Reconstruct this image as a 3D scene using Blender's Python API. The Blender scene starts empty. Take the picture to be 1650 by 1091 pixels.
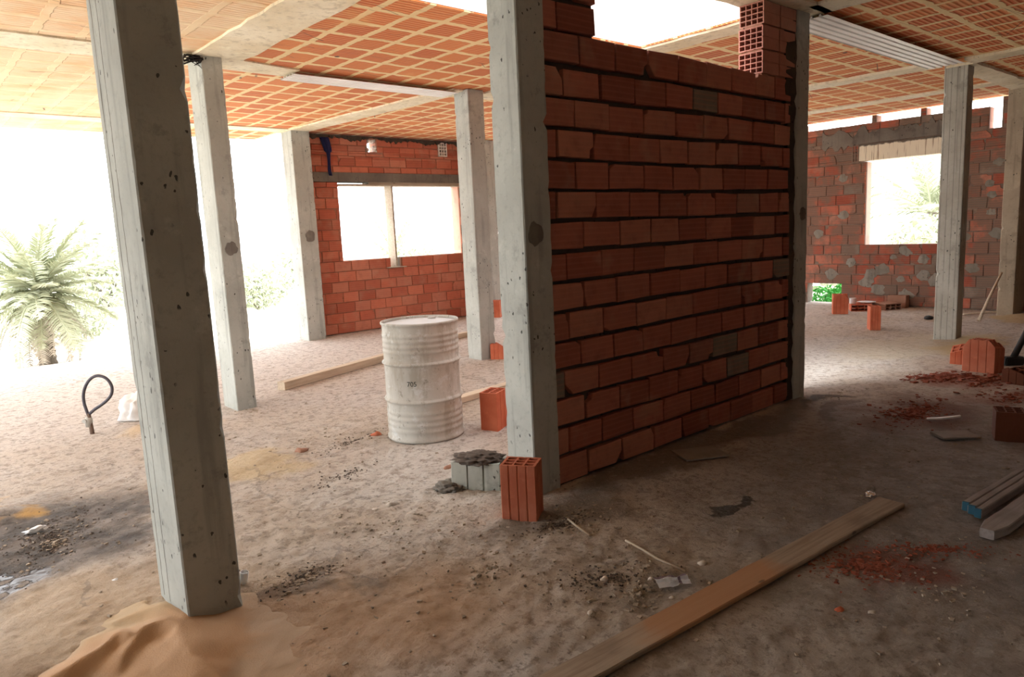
import bpy, bmesh, math, random
import numpy as np
from mathutils import Vector, Matrix, noise as mnoise
random.seed(7)
R = random.Random(11)
SC = bpy.context.scene
COL = SC.collection
PI = math.pi
# ------------------------------------------------------------------ camera
F = 1152.1229
CAM_Z = 1.5
pitch, roll, yaw = 0.14914086, -0.04631735, 0.85400432
fwd0 = Vector((math.cos(yaw), math.sin(yaw), 0)); right0 = Vector((math.sin(yaw), -math.cos(yaw), 0)); up0 = Vector((0, 0, 1))
fwd = math.cos(pitch)*fwd0 - math.sin(pitch)*up0
upv = math.sin(pitch)*fwd0 + math.cos(pitch)*up0
rgt = math.cos(roll)*right0 + math.sin(roll)*upv
upp = -math.sin(roll)*right0 + math.cos(roll)*upv
cam = bpy.data.cameras.new('camera'); camo = bpy.data.objects.new('camera', cam); COL.objects.link(camo)
cam.sensor_fit = 'HORIZONTAL'; cam.sensor_width = 36; cam.lens = F/1650*36
cam.clip_start = 0.02; cam.clip_end = 400
m = Matrix.Identity(4)
for i in range(3):
    m[i][0] = rgt[i]; m[i][1] = upp[i]; m[i][2] = -fwd[i]
m.translation = (0, 0, CAM_Z)
camo.matrix_world = m
SC.camera = camo
def G(px, py, z=0.0):                       # a point of the photograph on a level z
    d = rgt*((px-825)/F) - upp*((py-545.5)/F) + fwd
    t = (z-CAM_Z)/d.z
    return Vector((d.x*t, d.y*t, z))
HC = 3.115
# ------------------------------------------------------------------ materials
class NT:
    def __init__(s, name):
        s.m = bpy.data.materials.new(name); s.m.use_nodes = True
        s.t = s.m.node_tree; s.t.nodes.clear()
        s.out = s.t.nodes.new('ShaderNodeOutputMaterial')
        s.b = s.t.nodes.new('ShaderNodeBsdfPrincipled')
        s.t.links.new(s.b.outputs[0], s.out.inputs[0])
        s.b.inputs['Roughness'].default_value = 0.9
        s.b.inputs['Specular IOR Level'].default_value = 0.25
        s.co = s.t.nodes.new('ShaderNodeTexCoord').outputs['Object']
        s.bump_last = None
    def n(s, typ, **kw):
        nd = s.t.nodes.new(typ)
        for k, v in kw.items(): setattr(nd, k, v)
        return nd
    def put(s, sock, v):
        if isinstance(v, bpy.types.NodeSocket): s.t.links.new(v, sock)
        elif isinstance(v, (tuple, list)) and len(v) == 3 and sock.type == 'RGBA': sock.default_value = (*v, 1)
        else: sock.default_value = v
    def noise(s, scale, detail=4, rough=.55, vec=None, dist=0):
        nd = s.n('ShaderNodeTexNoise'); s.put(nd.inputs['Vector'], vec or s.co)
        nd.inputs['Scale'].default_value = scale; nd.inputs['Detail'].default_value = detail
        nd.inputs['Roughness'].default_value = rough; nd.inputs['Distortion'].default_value = dist
        return nd.outputs['Fac']
    def noisec(s, scale, detail=2):
        nd = s.n('ShaderNodeTexNoise'); s.put(nd.inputs['Vector'], s.co)
        nd.inputs['Scale'].default_value = scale; nd.inputs['Detail'].default_value = detail
        return nd.outputs['Color']
    def math(s, op, a, b=0.0, c=0.0, clamp=False):
        nd = s.n('ShaderNodeMath', operation=op, use_clamp=clamp)
        s.put(nd.inputs[0], a); s.put(nd.inputs[1], b); s.put(nd.inputs[2], c)
        return nd.outputs[0]
    def vmath(s, op, a, b):
        nd = s.n('ShaderNodeVectorMath', operation=op); s.put(nd.inputs[0], a); s.put(nd.inputs[1], b)
        return nd.outputs['Value'] if op in ('LENGTH', 'DISTANCE', 'DOT_PRODUCT') else nd.outputs[0]
    def step(s, v, lo, hi):
        nd = s.n('ShaderNodeMapRange', interpolation_type='SMOOTHSTEP')
        s.put(nd.inputs[0], v); nd.inputs[1].default_value = lo; nd.inputs[2].default_value = hi
        return nd.outputs[0]
    def mix(s, f, a, b, mode='MIX'):
        nd = s.n('ShaderNodeMix', data_type='RGBA', blend_type=mode)
        s.put(nd.inputs[0], f); s.put(nd.inputs[6], a); s.put(nd.inputs[7], b)
        return nd.outputs[2]
    def map(s, loc=(0,0,0), rot=(0,0,0), scale=(1,1,1), vec=None):
        nd = s.n('ShaderNodeMapping'); s.put(nd.inputs[0], vec or s.co)
        nd.inputs[1].default_value = loc; nd.inputs[2].default_value = rot; nd.inputs[3].default_value = scale
        return nd.outputs[0]
    def sep(s, v=None):
        nd = s.n('ShaderNodeSeparateXYZ'); s.put(nd.inputs[0], v or s.co); return nd.outputs
    def comb(s, x, y, z=0.0):
        nd = s.n('ShaderNodeCombineXYZ'); s.put(nd.inputs[0], x); s.put(nd.inputs[1], y); s.put(nd.inputs[2], z); return nd.outputs[0]
    def voro(s, scale, vec=None, feature='F1'):
        nd = s.n('ShaderNodeTexVoronoi', feature=feature); s.put(nd.inputs['Vector'], vec or s.co); nd.inputs['Scale'].default_value = scale
        return nd.outputs
    def bump(s, h, strength=.5, dist=.01):
        nd = s.n('ShaderNodeBump'); s.put(nd.inputs['Height'], h)
        nd.inputs['Strength'].default_value = strength; nd.inputs['Distance'].default_value = dist
        if s.bump_last: s.t.links.new(s.bump_last, nd.inputs['Normal'])
        s.bump_last = nd.outputs[0]; s.t.links.new(nd.outputs[0], s.b.inputs['Normal'])
    def col(s, c): s.put(s.b.inputs['Base Color'], c)
    def rough(s, r): s.put(s.b.inputs['Roughness'], r)
    def island(s):
        return s.n('ShaderNodeNewGeometry').outputs['Random Per Island']

def m_concrete(name, c1, c2, board=False, pits=.17):
    t = NT(name)
    big = t.noise(2.2, 5); fine = t.noise(28, 4, .7)
    c = t.mix(t.step(big, .3, .7), c1, c2)
    c = t.mix(t.math('MULTIPLY', t.step(fine, .5, .75), .5), c, tuple(x*.62 for x in c1))
    c = t.mix(t.math('MULTIPLY', t.step(t.noise(5.5, 6, .7), .56, .66), .45), c, tuple(x*.55 for x in c2))
    c = t.mix(t.math('MULTIPLY', t.step(t.noise(4.1, 6, .7), .58, .68), .4), c, tuple(min(1, x*1.3) for x in c1))
    streak = t.noise(3.0, 4, vec=t.map(scale=(5, 5, .35)))
    c = t.mix(t.math('MULTIPLY', t.step(streak, .53, .68), .5), c, tuple(x*.66 for x in c2))
    v = t.voro(26, t.vmath('ADD', t.map(scale=(1, 1, .7)), t.vmath('MULTIPLY', t.noisec(40, 2), (.012, .012, .03)))); ms = t.noise(6, 2)
    pit = t.math('MULTIPLY', t.math('LESS_THAN', v[0], pits), t.step(ms, .53, .58))
    c = t.mix(pit, c, tuple(x*.16 for x in c1))
    h = t.math('ADD', t.math('MULTIPLY', fine, .5), big)
    h = t.math('SUBTRACT', h, t.math('MULTIPLY', pit, 1.2))
    if board:
        x, y, z = t.sep()[:3]
        l1 = t.math('ABSOLUTE', t.math('SINE', t.math('MULTIPLY', t.math('ADD', x, t.math('MULTIPLY', y, 1.0)), 52)))
        ln = t.math('MULTIPLY', t.math('LESS_THAN', l1, .2), t.step(t.noise(2.5, 3), .3, .5))
        c = t.mix(t.math('MULTIPLY', ln, .55), c, tuple(v*.3 for v in c1))
        h = t.math('SUBTRACT', h, t.math('MULTIPLY', ln, 1.5))
    t.col(c); t.bump(h, .35, .008)
    return t.m
M = {}
M['conc'] = m_concrete('concrete', (.465, .485, .455), (.365, .38, .355))
M['conc_board'] = m_concrete('concrete_board', (.46, .45, .40), (.36, .34, .29), board=True)
M['conc_warm'] = m_concrete('concrete_warm', (.42, .35, .26), (.34, .28, .21))
M['conc_dark'] = m_concrete('concrete_dark', (.20, .18, .155), (.13, .115, .10))
M['block_grey'] = m_concrete('grey_block', (.40, .385, .36), (.33, .315, .29))
M['beam'] = m_concrete('beam_concrete', (.84, .78, .62), (.72, .63, .44), pits=.07)
M['plaster'] = m_concrete('whitewash', (.80, .78, .74), (.70, .67, .62), pits=.0)
M['mortar_patch'] = m_concrete('mortar_patch', (.22, .205, .185), (.16, .15, .135))

def m_brick(name, ca, cb, grey=(.20, .17, .14), ribs=True, greyp=.93, smear=None, axis=2, ribscale=190, dust=.25):
    t = NT(name)
    r = t.island()
    c = t.mix(r, ca, cb)
    r2 = t.math('FRACT', t.math('MULTIPLY', r, 37.7))
    r3 = t.math('FRACT', t.math('MULTIPLY', r, 91.3))
    c = t.mix(t.math('MULTIPLY', t.step(r3, .72, .78), .4), c, (.48, .24, .17))
    c = t.mix(t.math('MULTIPLY', t.step(r3, .3, .2), .4), c, tuple(x*.5 for x in ca))
    c = t.mix(t.step(r2, greyp, greyp+.03), c, grey)
    nz = t.noise(9, 5, .6)
    c = t.mix(t.math('MULTIPLY', t.step(nz, .45, .8), .45), c, tuple(x*.55 for x in ca))
    c = t.mix(t.math('MULTIPLY', t.step(t.noise(4, 3), .52, .75), dust), c, (.46, .33, .25))
    if smear:
        sm = t.step(t.noise(1.7, 6, .65), *smear[:2])
        c = t.mix(t.math('MULTIPLY', sm, smear[2]), c, smear[3])
    h = t.math('MULTIPLY', t.noise(40, 3), .6)
    if ribs:
        w = t.math('SINE', t.math('MULTIPLY', t.sep()[axis], ribscale))
        h = t.math('ADD', h, t.math('MULTIPLY', w, .35))
        c = t.mix(t.math('MULTIPLY', t.step(w, .2, 1), .13), c, tuple(x*1.5 for x in cb))
    t.col(c); t.bump(h, .3, .004)
    return t.m
M['brick_mid'] = m_brick('brick_partition', (.30, .095, .065), (.41, .155, .11))
M['brick_far'] = m_brick('brick_red', (.43, .115, .068), (.54, .18, .11), greyp=.97)
M['brick_right'] = m_brick('brick_smeared', (.34, .085, .052), (.43, .135, .085), greyp=.86, smear=(.41, .54, .85, (.165, .12, .09)))
M['brick_rear'] = m_brick('brick_rear', (.62, .36, .28), (.66, .40, .32), ribs=False)
M['brick_end'] = m_brick('brick_end', (.40, .17, .13), (.46, .21, .165), greyp=2, ribs=False)
M['mortar_dark'] = m_concrete('mortar_dark', (.11, .085, .07), (.07, .055, .045))
M['mortar_red'] = m_concrete('mortar_red', (.40, .20, .13), (.30, .14, .09))
M['mortar_grey'] = m_concrete('mortar_grey', (.25, .18, .14), (.18, .12, .095))
M['dab'] = m_concrete('mortar_dab', (.27, .25, .215), (.20, .18, .15))
M['mortar_blackish'] = m_concrete('mortar_blackish', (.085, .066, .05), (.035, .028, .023))  # near-black mortar for the column joint and the ceiling line

def m_block(name, ca, cb, axis=2, dark=False):
    t = NT(name)
    nz = t.noise(6, 4); c = t.mix(t.step(nz, .3, .7), ca, cb)
    c = t.mix(t.math('MULTIPLY', t.step(t.noise(14, 4), .56, .75), .35), c, tuple(min(.7, x*1.35) for x in cb))
    w = t.math('SINE', t.math('MULTIPLY', t.math('ADD', t.sep()[0], t.sep()[1]), 900))
    c = t.mix(t.math('MULTIPLY', t.step(w, 0, 1), .18), c, tuple(min(.7, x*1.4) for x in cb))
    t.col(c); t.bump(t.math('ADD', t.math('MULTIPLY', w, .4), t.noise(60, 3)), .3, .002)
    return t.m
M['clay'] = m_block('clay', (.46, .115, .058), (.54, .16, .085))
M['clay_dull'] = m_block('clay_dull', (.42, .12, .065), (.50, .17, .10))
M['clay_dark'] = m_block('clay_dark', (.15, .05, .027), (.12, .04, .02))
M['clay_brown'] = m_block('clay_brown', (.36, .20, .14), (.30, .16, .11))
M['cement_block'] = m_concrete('cement_block', (.50, .52, .47), (.36, .38, .34))

def m_plain(name, c, rough=.7, metal=0.0, var=.3, scale=20, bump=.2):
    t = NT(name)
    cc = t.mix(t.math('MULTIPLY', t.step(t.noise(scale, 4), .35, .75), var), c, tuple(x*.45 for x in c))
    t.col(cc); t.rough(rough); t.b.inputs['Metallic'].default_value = metal
    if bump: t.bump(t.noise(scale*3, 3), bump, .003)
    return t.m
M['steel_dark'] = m_plain('steel_dark', (.085, .08, .095), .55, .2)
M['rust'] = m_plain('rust', (.16, .11, .085), .85)
M['galv'] = m_plain('galvanised', (.46, .45, .42), .5, .3)
M['sack'] = m_plain('white_sack', (.74, .73, .72), .8, 0, .15, 9)
M['white'] = m_plain('white_plastic', (.85, .86, .88), .4, 0, .1, 40, .1)
M['lilac'] = m_plain('packet', (.86, .89, .95), .35, 0, .15, 30, .4)
M['packet_print'] = m_plain('packet_print', (.34, .26, .32), .4, 0, .3, 30, .2)
M['foil'] = m_plain('foil', (.85, .85, .86), .22, .95, .1, 60, .6)
M['black'] = m_plain('black_iron', (.025, .023, .022), .6)
M['blue'] = m_plain('blue_cloth', (.045, .06, .20), .9)
M['stone'] = m_plain('stone', (.50, .44, .38), .95)
M['stone_pale'] = m_plain('stone_pale', (.66, .60, .54), .95)
M['gravel'] = m_plain('gravel', (.40, .33, .26), .95, 0, .6, 3)
M['soil'] = m_plain('soil', (.12, .095, .08), .97, 0, .5, 10)
M['twig'] = m_plain('twig', (.52, .45, .36), .9)
M['blue_paint'] = m_plain('blue_paint', (.03, .12, .19), .7)
M['ink'] = m_plain('ink', (.035, .045, .04), .7, 0, .2, 60, 0)
M['tile'] = m_plain('slate', (.30, .27, .24), .9, 0, .35, 8)
M['cork'] = m_plain('trunk', (.20, .17, .14), .95, 0, .5, 12, .6)

def m_wood(name, c1, c2, patch=None):
    t = NT(name)
    g = t.noise(5, 5, .6, vec=t.map(scale=(.5, 9, 9)), dist=.4)
    c = t.mix(t.step(g, .35, .7), c1, c2)
    c = t.mix(t.math('MULTIPLY', t.step(t.noise(2.3, 5), .5, .75), .5), c, tuple(x*.55 for x in c2))
    if patch:
        x = t.sep()[0]
        d = t.math('ABSOLUTE', t.math('SUBTRACT', x, patch[0]))
        d = t.math('ADD', d, t.math('MULTIPLY', t.math('SUBTRACT', t.noise(6, 3), .5), .5))
        c = t.mix(t.math('MULTIPLY', t.step(d, patch[1], patch[1]*.5), .8), c, patch[2])
    v = t.voro(7, t.map(scale=(.6, 1.6, 1.6)))
    c = t.mix(t.math('MULTIPLY', t.step(v[0], .12, .05), .7), c, tuple(x*.3 for x in c2))
    t.col(c); t.bump(g, .3, .004)
    return t.m
M['wood'] = m_wood('wood_weathered', (.36, .285, .215), (.25, .185, .135), patch=(.05, .55, (.38, .19, .09)))
M['wood_pale'] = m_wood('wood_pale', (.62, .52, .40), (.50, .40, .30))
M['wood_grey'] = m_wood('wood_grey', (.33, .29, .275), (.245, .21, .20))
M['wood_form'] = m_wood('wood_formwork', (.46, .40, .32), (.34, .29, .23))

# the drum
def m_drum():
    t = NT('drum_paint')
    c = t.mix(t.step(t.noise(3, 5), .3, .7), (.50, .495, .46), (.41, .385, .345))
    c = t.mix(t.math('MULTIPLY', t.step(t.noise(3.0, 6, .7, vec=t.map(scale=(2, 2, .5))), .46, .6), .6), c, (.30, .27, .215))
    c = t.mix(t.math('MULTIPLY', t.step(t.noise(9, 7, .75), .54, .64), .65), c, (.58, .60, .60))
    c = t.mix(t.math('MULTIPLY', t.step(t.noise(16, 7, .75), .57, .65), .7), c, (.22, .20, .165))
    t.col(c); t.rough(.65); t.bump(t.noise(50, 4), .25, .003)
    return t.m
M['drum'] = m_drum()
M['drum_lid'] = m_plain('drum_lid', (.62, .64, .66), .6, 0, .25, 5)

# sand
def m_sand(name, c1, c2):
    t = NT(name)
    c = t.mix(t.step(t.noise(3.5, 5), .35, .65), c1, c2)
    c = t.mix(t.math('MULTIPLY', t.noise(300, 2), .25), c, tuple(x*.6 for x in c1))
    t.col(c); t.bump(t.math('ADD', t.noise(9, 5), t.math('MULTIPLY', t.noise(160, 3), .25)), .5, .015)
    return t.m
def m_heap():
    t = NT('orange_sand')
    c = t.mix(t.step(t.noise(3.5, 5), .35, .65), (.47, .285, .16), (.51, .325, .195))
    z = t.math('ADD', t.sep()[2], t.math('MULTIPLY', t.math('SUBTRACT', t.noise(9, 5, .7), .5), .03))
    c = t.mix(t.step(z, .022, -.004), c, (.47, .35, .25))
    c = t.mix(t.math('MULTIPLY', t.step(t.sep()[1], .12, .32), .5), c, (.54, .42, .25))
    c = t.mix(t.math('MULTIPLY', t.noise(300, 2), .25), c, (.28, .17, .1))
    t.col(c); t.bump(t.math('ADD', t.noise(9, 5), t.math('MULTIPLY', t.noise(160, 3), .25)), .5, .015)
    return t.m
M['sand'] = m_heap()
M['sand_y'] = m_sand('yellow_sand', (.62, .44, .22), (.60, .42, .24))
M['rubble'] = m_block('crushed_brick', (.21, .055, .034), (.30, .095, .058))

# the ceiling of hollow clay blocks
def m_ceiling():
    t = NT('clay_block_ceiling')
    x, y, z = t.sep()[:3]
    dn = t.noisec(7, 3)
    w = t.vmath('ADD', t.co, t.vmath('MULTIPLY', t.vmath('SUBTRACT', dn, (.5, .5, .5)), (.05, .07, 0)))
    v = t.map(loc=(-3.51+.303*60, -5.70+.345*60, 0), vec=w)
    br = t.n('ShaderNodeTexBrick', offset=0.0, squash=1.0); t.put(br.inputs['Vector'], v)
    br.inputs['Scale'].default_value = 1; br.inputs['Brick Width'].default_value = .303; br.inputs['Row Height'].default_value = .345
    br.inputs['Mortar Size'].default_value = .034; br.inputs['Mortar Smooth'].default_value = .25
    br.inputs['Color1'].default_value = (.50, .115, .042, 1); br.inputs['Color2'].default_value = (.64, .205, .068, 1); br.inputs['Mortar'].default_value = (.80, .62, .34, 1)
    fac = br.outputs['Fac']
    rib = t.math('SINE', t.math('MULTIPLY', t.math('ADD', y, t.math('MULTIPLY', t.noise(5, 2), .01)), 2*PI/.046))
    c = br.outputs['Color']
    nm = t.math('SUBTRACT', 1.0, fac)
    c = t.mix(t.math('MULTIPLY', t.math('MULTIPLY', t.step(rib, .1, .9), nm), .6), c, (.76, .42, .19))
    sm = t.step(t.noise(1.3, 5, .6), .56, .74)
    c = t.mix(t.math('MULTIPLY', sm, .6), c, (.74, .42, .17))
    # the bays to the left are smeared all over with cement slurry
    ed = t.math('ADD', x, t.math('MULTIPLY', t.math('SUBTRACT', t.noise(1.6, 4), .5), 1.2))
    left = t.step(ed, 2.75, 2.2)
    c = t.mix(t.math('MULTIPLY', left, .86), c, t.mix(t.step(t.noise(2.2, 6, .6), .42, .66), (.82, .66, .45), (.78, .52, .30)))
    crack = t.math('LESS_THAN', t.voro(2.1, t.map(scale=(.35, 2.2, 1)), 'DISTANCE_TO_EDGE')[0], .006)
    c = t.mix(t.math('MULTIPLY', t.math('MULTIPLY', crack, t.step(t.noise(1.1, 2), .5, .6)), .8), c, (.12, .08, .06))
    spot = t.math('MULTIPLY', t.math('LESS_THAN', t.voro(1.7)[0], .05), t.step(t.noise(9, 4), .4, .5))
    c = t.mix(spot, c, (.07, .05, .04))
    t.col(c)
    t.bump(t.math('ADD', t.math('MULTIPLY', fac, 1.0), t.math('MULTIPLY', t.math('MULTIPLY', rib, nm), .25)), .6, .012)
    t.bump(t.noise(24, 5), .3, .008)
    return t.m
M['ceiling'] = m_ceiling()

def m_sheet():
    t = NT('corrugated_sheet')
    c = t.mix(t.step(t.noise(4, 4), .3, .7), (.92, .92, .90), (.80, .80, .78))
    t.col(c); t.rough(.42); return t.m
M['sheet'] = m_sheet()

# the earth-strewn floor
def m_floor():
    t = NT('dusty_floor')
    wob = t.vmath('MULTIPLY', t.vmath('SUBTRACT', t.noisec(1.6, 5), (.5, .5, .5)), (1.3, 1.3, 0))
    pw = t.vmath('ADD', t.co, wob)
    fine = t.noise(6, 8, .68)
    def blob(cx, cy, rx, ry, rot=0.0, lo=.55, hi=1.05):
        ca, sa = math.cos(rot), math.sin(rot)
        v = t.vmath('SUBTRACT', pw, (cx, cy, 0))
        a = t.math('DIVIDE', t.vmath('DOT_PRODUCT', v, (ca, sa, 0)), rx)
        b = t.math('DIVIDE', t.vmath('DOT_PRODUCT', v, (-sa, ca, 0)), ry)
        d = t.math('SQRT', t.math('ADD', t.math('MULTIPLY', a, a), t.math('MULTIPLY', b, b)))
        return t.step(d, hi, lo)
    c = t.mix(t.step(t.noise(.9, 6, .6), .35, .65), (.53, .475, .43), (.49, .41, .335))
    c = t.mix(t.math('MULTIPLY', t.step(t.noise(2.6, 7, .65), .5, .7), .55), c, (.36, .30, .25))
    c = t.mix(t.math('MULTIPLY', t.step(t.noise(3.1, 6, .6), .55, .75), .5), c, (.58, .53, .48))
    # colour whitened towards the open edge, for the daylight falling in
    c = t.mix(t.math('MULTIPLY', t.step(t.sep(pw)[1], 4.6, 8.5), .75), c, (.60, .55, .52))
    c = t.mix(t.math('MULTIPLY', blob(7.4, 3.5, 2.2, .9), .7), c, (.58, .56, .53))  # painted pool of light from the roof opening
    c = t.mix(t.math('MULTIPLY', blob(2.3, 3.75, .75, .55), .6), c, (.54, .51, .47))  # pale cement dust near the drum
    # trodden brown earth on the right, darkened further for the shade there
    c = t.mix(t.math('MULTIPLY', blob(2.7, .5, 2.2, 1.9, .3), .6), c, t.mix(t.step(fine, .35, .65), (.36, .30, .25), (.235, .195, .165)))
    c = t.mix(t.math('MULTIPLY', blob(4.6, .9, 2.4, 1.9, .1), .75), c, t.mix(t.step(fine, .35, .65), (.29, .26, .24), (.165, .145, .135)))
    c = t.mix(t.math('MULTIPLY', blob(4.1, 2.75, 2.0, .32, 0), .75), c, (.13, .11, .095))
    c = t.mix(t.math('MULTIPLY', t.step(t.noise(30, 5, .7), .52, .68), .7), c, (.15, .12, .10))
    c = t.mix(t.math('MULTIPLY', t.step(t.noise(13, 8, .75), .50, .60), .55), c, (.22, .175, .14))
    c = t.mix(t.math('MULTIPLY', t.step(t.noise(19, 6, .7), .55, .7), .4), c, (.56, .49, .42))
    # sand
    def put(f, k, col):
        nonlocal c
        c = t.mix(t.math('MULTIPLY', f, k), c, col)
    put(blob(.8, 2.5, 1.25, .75, -.1, .25, 1.2), .75, t.mix(t.step(t.noise(3.5, 5), .35, .65), (.47, .285, .16), (.51, .325, .195)))
    put(blob(.55, 3.3, .8, .5, 0, .3, 1.2), .55, (.56, .42, .28))
    put(blob(1.8, 4.8, .36, .34), .6, (.56, .43, .24))
    put(blob(1.6, 6.45, .4, .3), .6, (.56, .40, .22))
    put(blob(9.2, 2.6, 1.1, .45), .8, (.55, .42, .22))
    put(blob(8.6, 3.2, 1.3, .5), .5, (.55, .47, .32))
    put(blob(11.7, 2.7, .7, .35), .8, (.46, .34, .18))
    # wet dark patch with its puddle
    wet = blob(.40, 4.35, .52, .95, -.45, .45, 1.15)
    put(wet, .92, t.mix(t.step(fine, .42, .62), (.055, .047, .043), (.16, .135, .122)))
    pud = t.math('MULTIPLY', blob(.14, 3.86, .32, .2, -.5, .7, 1.0), t.step(t.noise(9, 5), .44, .52))
    put(pud, .9, (.07, .07, .085))
    put(blob(.32, 4.98, .2, .3), .85, (.62, .38, .13))
    # brick dust
    put(blob(3.15, 1.15, .38, .26, -.9, .3, 1.3), .8, (.20, .065, .042))
    put(blob(5.9, 2.0, .75, .35, .2, .2, 1.1), .8, (.17, .075, .055))
    put(blob(7.2, 2.2, .5, .35, 0, .2, 1.1), .75, (.30, .09, .055))
    put(blob(6.6, 1.6, .5, .4, 0, .2, 1.1), .7, (.24, .085, .06))
    # dark dirt and spills
    put(blob(3.15, 1.9, .13, .07, .4, .7, 1.0), .85, (.05, .042, .036))
    put(blob(2.6, 2.55, .45, .22, -.4), .6, (.15, .125, .105))
    put(blob(1.25, 2.95, .35, .16, .2), .65, (.17, .135, .11))
    put(blob(2.35, 1.7, .45, .2, -.7), .5, (.19, .165, .135))
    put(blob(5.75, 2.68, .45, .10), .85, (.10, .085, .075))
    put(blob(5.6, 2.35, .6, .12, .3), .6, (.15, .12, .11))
    ck = t.voro(1.1, t.vmath('ADD', t.co, t.vmath('MULTIPLY', t.noisec(2.5, 5), (.5, .5, 0))), 'DISTANCE_TO_EDGE')[0]
    crk = t.math('MULTIPLY', t.math('LESS_THAN', ck, .006), t.step(t.noise(.8, 2), .5, .58))
    put(crk, .35, (.16, .135, .12))
    t.col(c)
    t.rough(t.math('SUBTRACT', .95, t.math('ADD', t.math('MULTIPLY', pud, .5), t.math('MULTIPLY', wet, .12))))
    dry = t.math('SUBTRACT', 1.0, t.math('MULTIPLY', pud, .95))
    t.bump(t.math('MULTIPLY', t.noise(7, 9, .75), dry), .8, .035)
    t.bump(t.math('MULTIPLY', t.noise(42, 6, .7), dry), .7, .009)
    return t.m
M['floor'] = m_floor()
M['ground'] = m_sand('pale_ground', (.68, .625, .55), (.64, .585, .51))
def m_leaf(name, c1, c2):
    t = NT(name)
    t.col(t.mix(t.island(), c1, c2)); t.rough(.6)
    return t.m
M['frond'] = m_leaf('palm_leaflet', (.37, .40, .265), (.48, .50, .37))  # leaf colour paled to carry the outdoor overexposure
M['frond_dry'] = m_leaf('palm_leaflet_dry', (.44, .39, .32), (.50, .45, .38))
M['leaf_pale'] = m_leaf('washed_out_leaf', (.36, .40, .27), (.46, .49, .37))  # glare and haze of the daylight mixed into the leaf colour
M['leaf_green'] = m_leaf('green_leaf', (.05, .30, .05), (.10, .45, .10))

# ------------------------------------------------------------------ mesh helpers
def obj(name, bm, mats, parent=None, loc=None, smooth=False, rotz=0, normals=True):
    if normals: bmesh.ops.recalc_face_normals(bm, faces=bm.faces)
    me = bpy.data.meshes.new(name); bm.to_mesh(me); bm.free()
    for mm in (mats if isinstance(mats, (list, tuple)) else [mats]): me.materials.append(mm)
    if smooth:
        for p in me.polygons: p.use_smooth = True
    o = bpy.data.objects.new(name, me); COL.objects.link(o)
    if loc is not None: o.location = loc
    o.rotation_euler = (0, 0, rotz)
    if parent: o.parent = parent
    return o
def tag(o, label, cat, group=None, kind=None):
    o['label'] = label; o['category'] = cat
    if group: o['group'] = group
    if kind: o['kind'] = kind
    return o
def struct(o): o['kind'] = 'structure'; return o
def empty(name, loc, rotz=0):
    o = bpy.data.objects.new(name, None); COL.objects.link(o); o.empty_display_size = .1
    o.location = loc; o.rotation_euler = (0, 0, rotz); return o
def box(bm, a, b, mi=0, xf=None):
    vs = [Vector((x, y, z)) for x in (a[0], b[0]) for y in (a[1], b[1]) for z in (a[2], b[2])]
    if xf: vs = [xf @ v for v in vs]
    v = [bm.verts.new(p) for p in vs]
    for f in ((0,1,3,2), (4,6,7,5), (0,4,5,1), (2,3,7,6), (0,2,6,4), (1,5,7,3)):
        fc = bm.faces.new([v[i] for i in f]); fc.material_index = mi
    return v
def tube(bm, pts, rad, seg=8, mi=0, cap=True):
    pts = [Vector(p) for p in pts]; n = len(pts)
    rads = rad if isinstance(rad, (list, tuple)) else [rad]*n
    rings = []; ref = None
    for i, p in enumerate(pts):
        d = (pts[min(i+1, n-1)] - pts[max(i-1, 0)]).normalized()
        if ref is None: ref = Vector((0, 0, 1)) if abs(d.z) < .9 else Vector((1, 0, 0))
        a = d.cross(ref).normalized(); b = d.cross(a).normalized(); ref = -b if False else (a.cross(d)).normalized()
        b = ref
        rings.append([bm.verts.new(p + (a*math.cos(2*PI*k/seg) + b*math.sin(2*PI*k/seg))*rads[i]) for k in range(seg)])
    for i in range(n-1):
        for k in range(seg):
            f = bm.faces.new((rings[i][k], rings[i][(k+1) % seg], rings[i+1][(k+1) % seg], rings[i+1][k])); f.material_index = mi; f.smooth = True
    if cap:
        for rr in (rings[0], rings[-1]):
            f = bm.faces.new(rr); f.material_index = mi
def lathe(bm, prof, seg=48, mi=0, capb=True, capt=True):
    rings = []
    for r, z in prof:
        rings.append([bm.verts.new((r*math.cos(2*PI*k/seg), r*math.sin(2*PI*k/seg), z)) for k in range(seg)])
    for i in range(len(rings)-1):
        for k in range(seg):
            f = bm.faces.new((rings[i][k], rings[i][(k+1) % seg], rings[i+1][(k+1) % seg], rings[i+1][k])); f.smooth = True; f.material_index = mi
    if capb: bm.faces.new(rings[0][::-1])
    if capt: bm.faces.new(rings[-1])
def rects(u0, u1, v0, v1, holes):
    """split a rectangle minus holes into rectangles"""
    us = sorted({u0, u1, *[min(max(h[i], u0), u1) for h in holes for i in (0, 1)]})
    vs = sorted({v0, v1, *[min(max(h[i], v0), v1) for h in holes for i in (2, 3)]})
    out = []
    for j in range(len(vs)-1):
        cur = None
        for i in range(len(us)-1):
            cu, cv = (us[i]+us[i+1])/2, (vs[j]+vs[j+1])/2
            if any(h[0] < cu < h[1] and h[2] < cv < h[3] for h in holes):
                if cur: out.append(cur); cur = None
            else:
                if cur: cur[1] = us[i+1]
                else: cur = [us[i], us[i+1], vs[j], vs[j+1]]
        if cur: out.append(cur)
    return out

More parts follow.
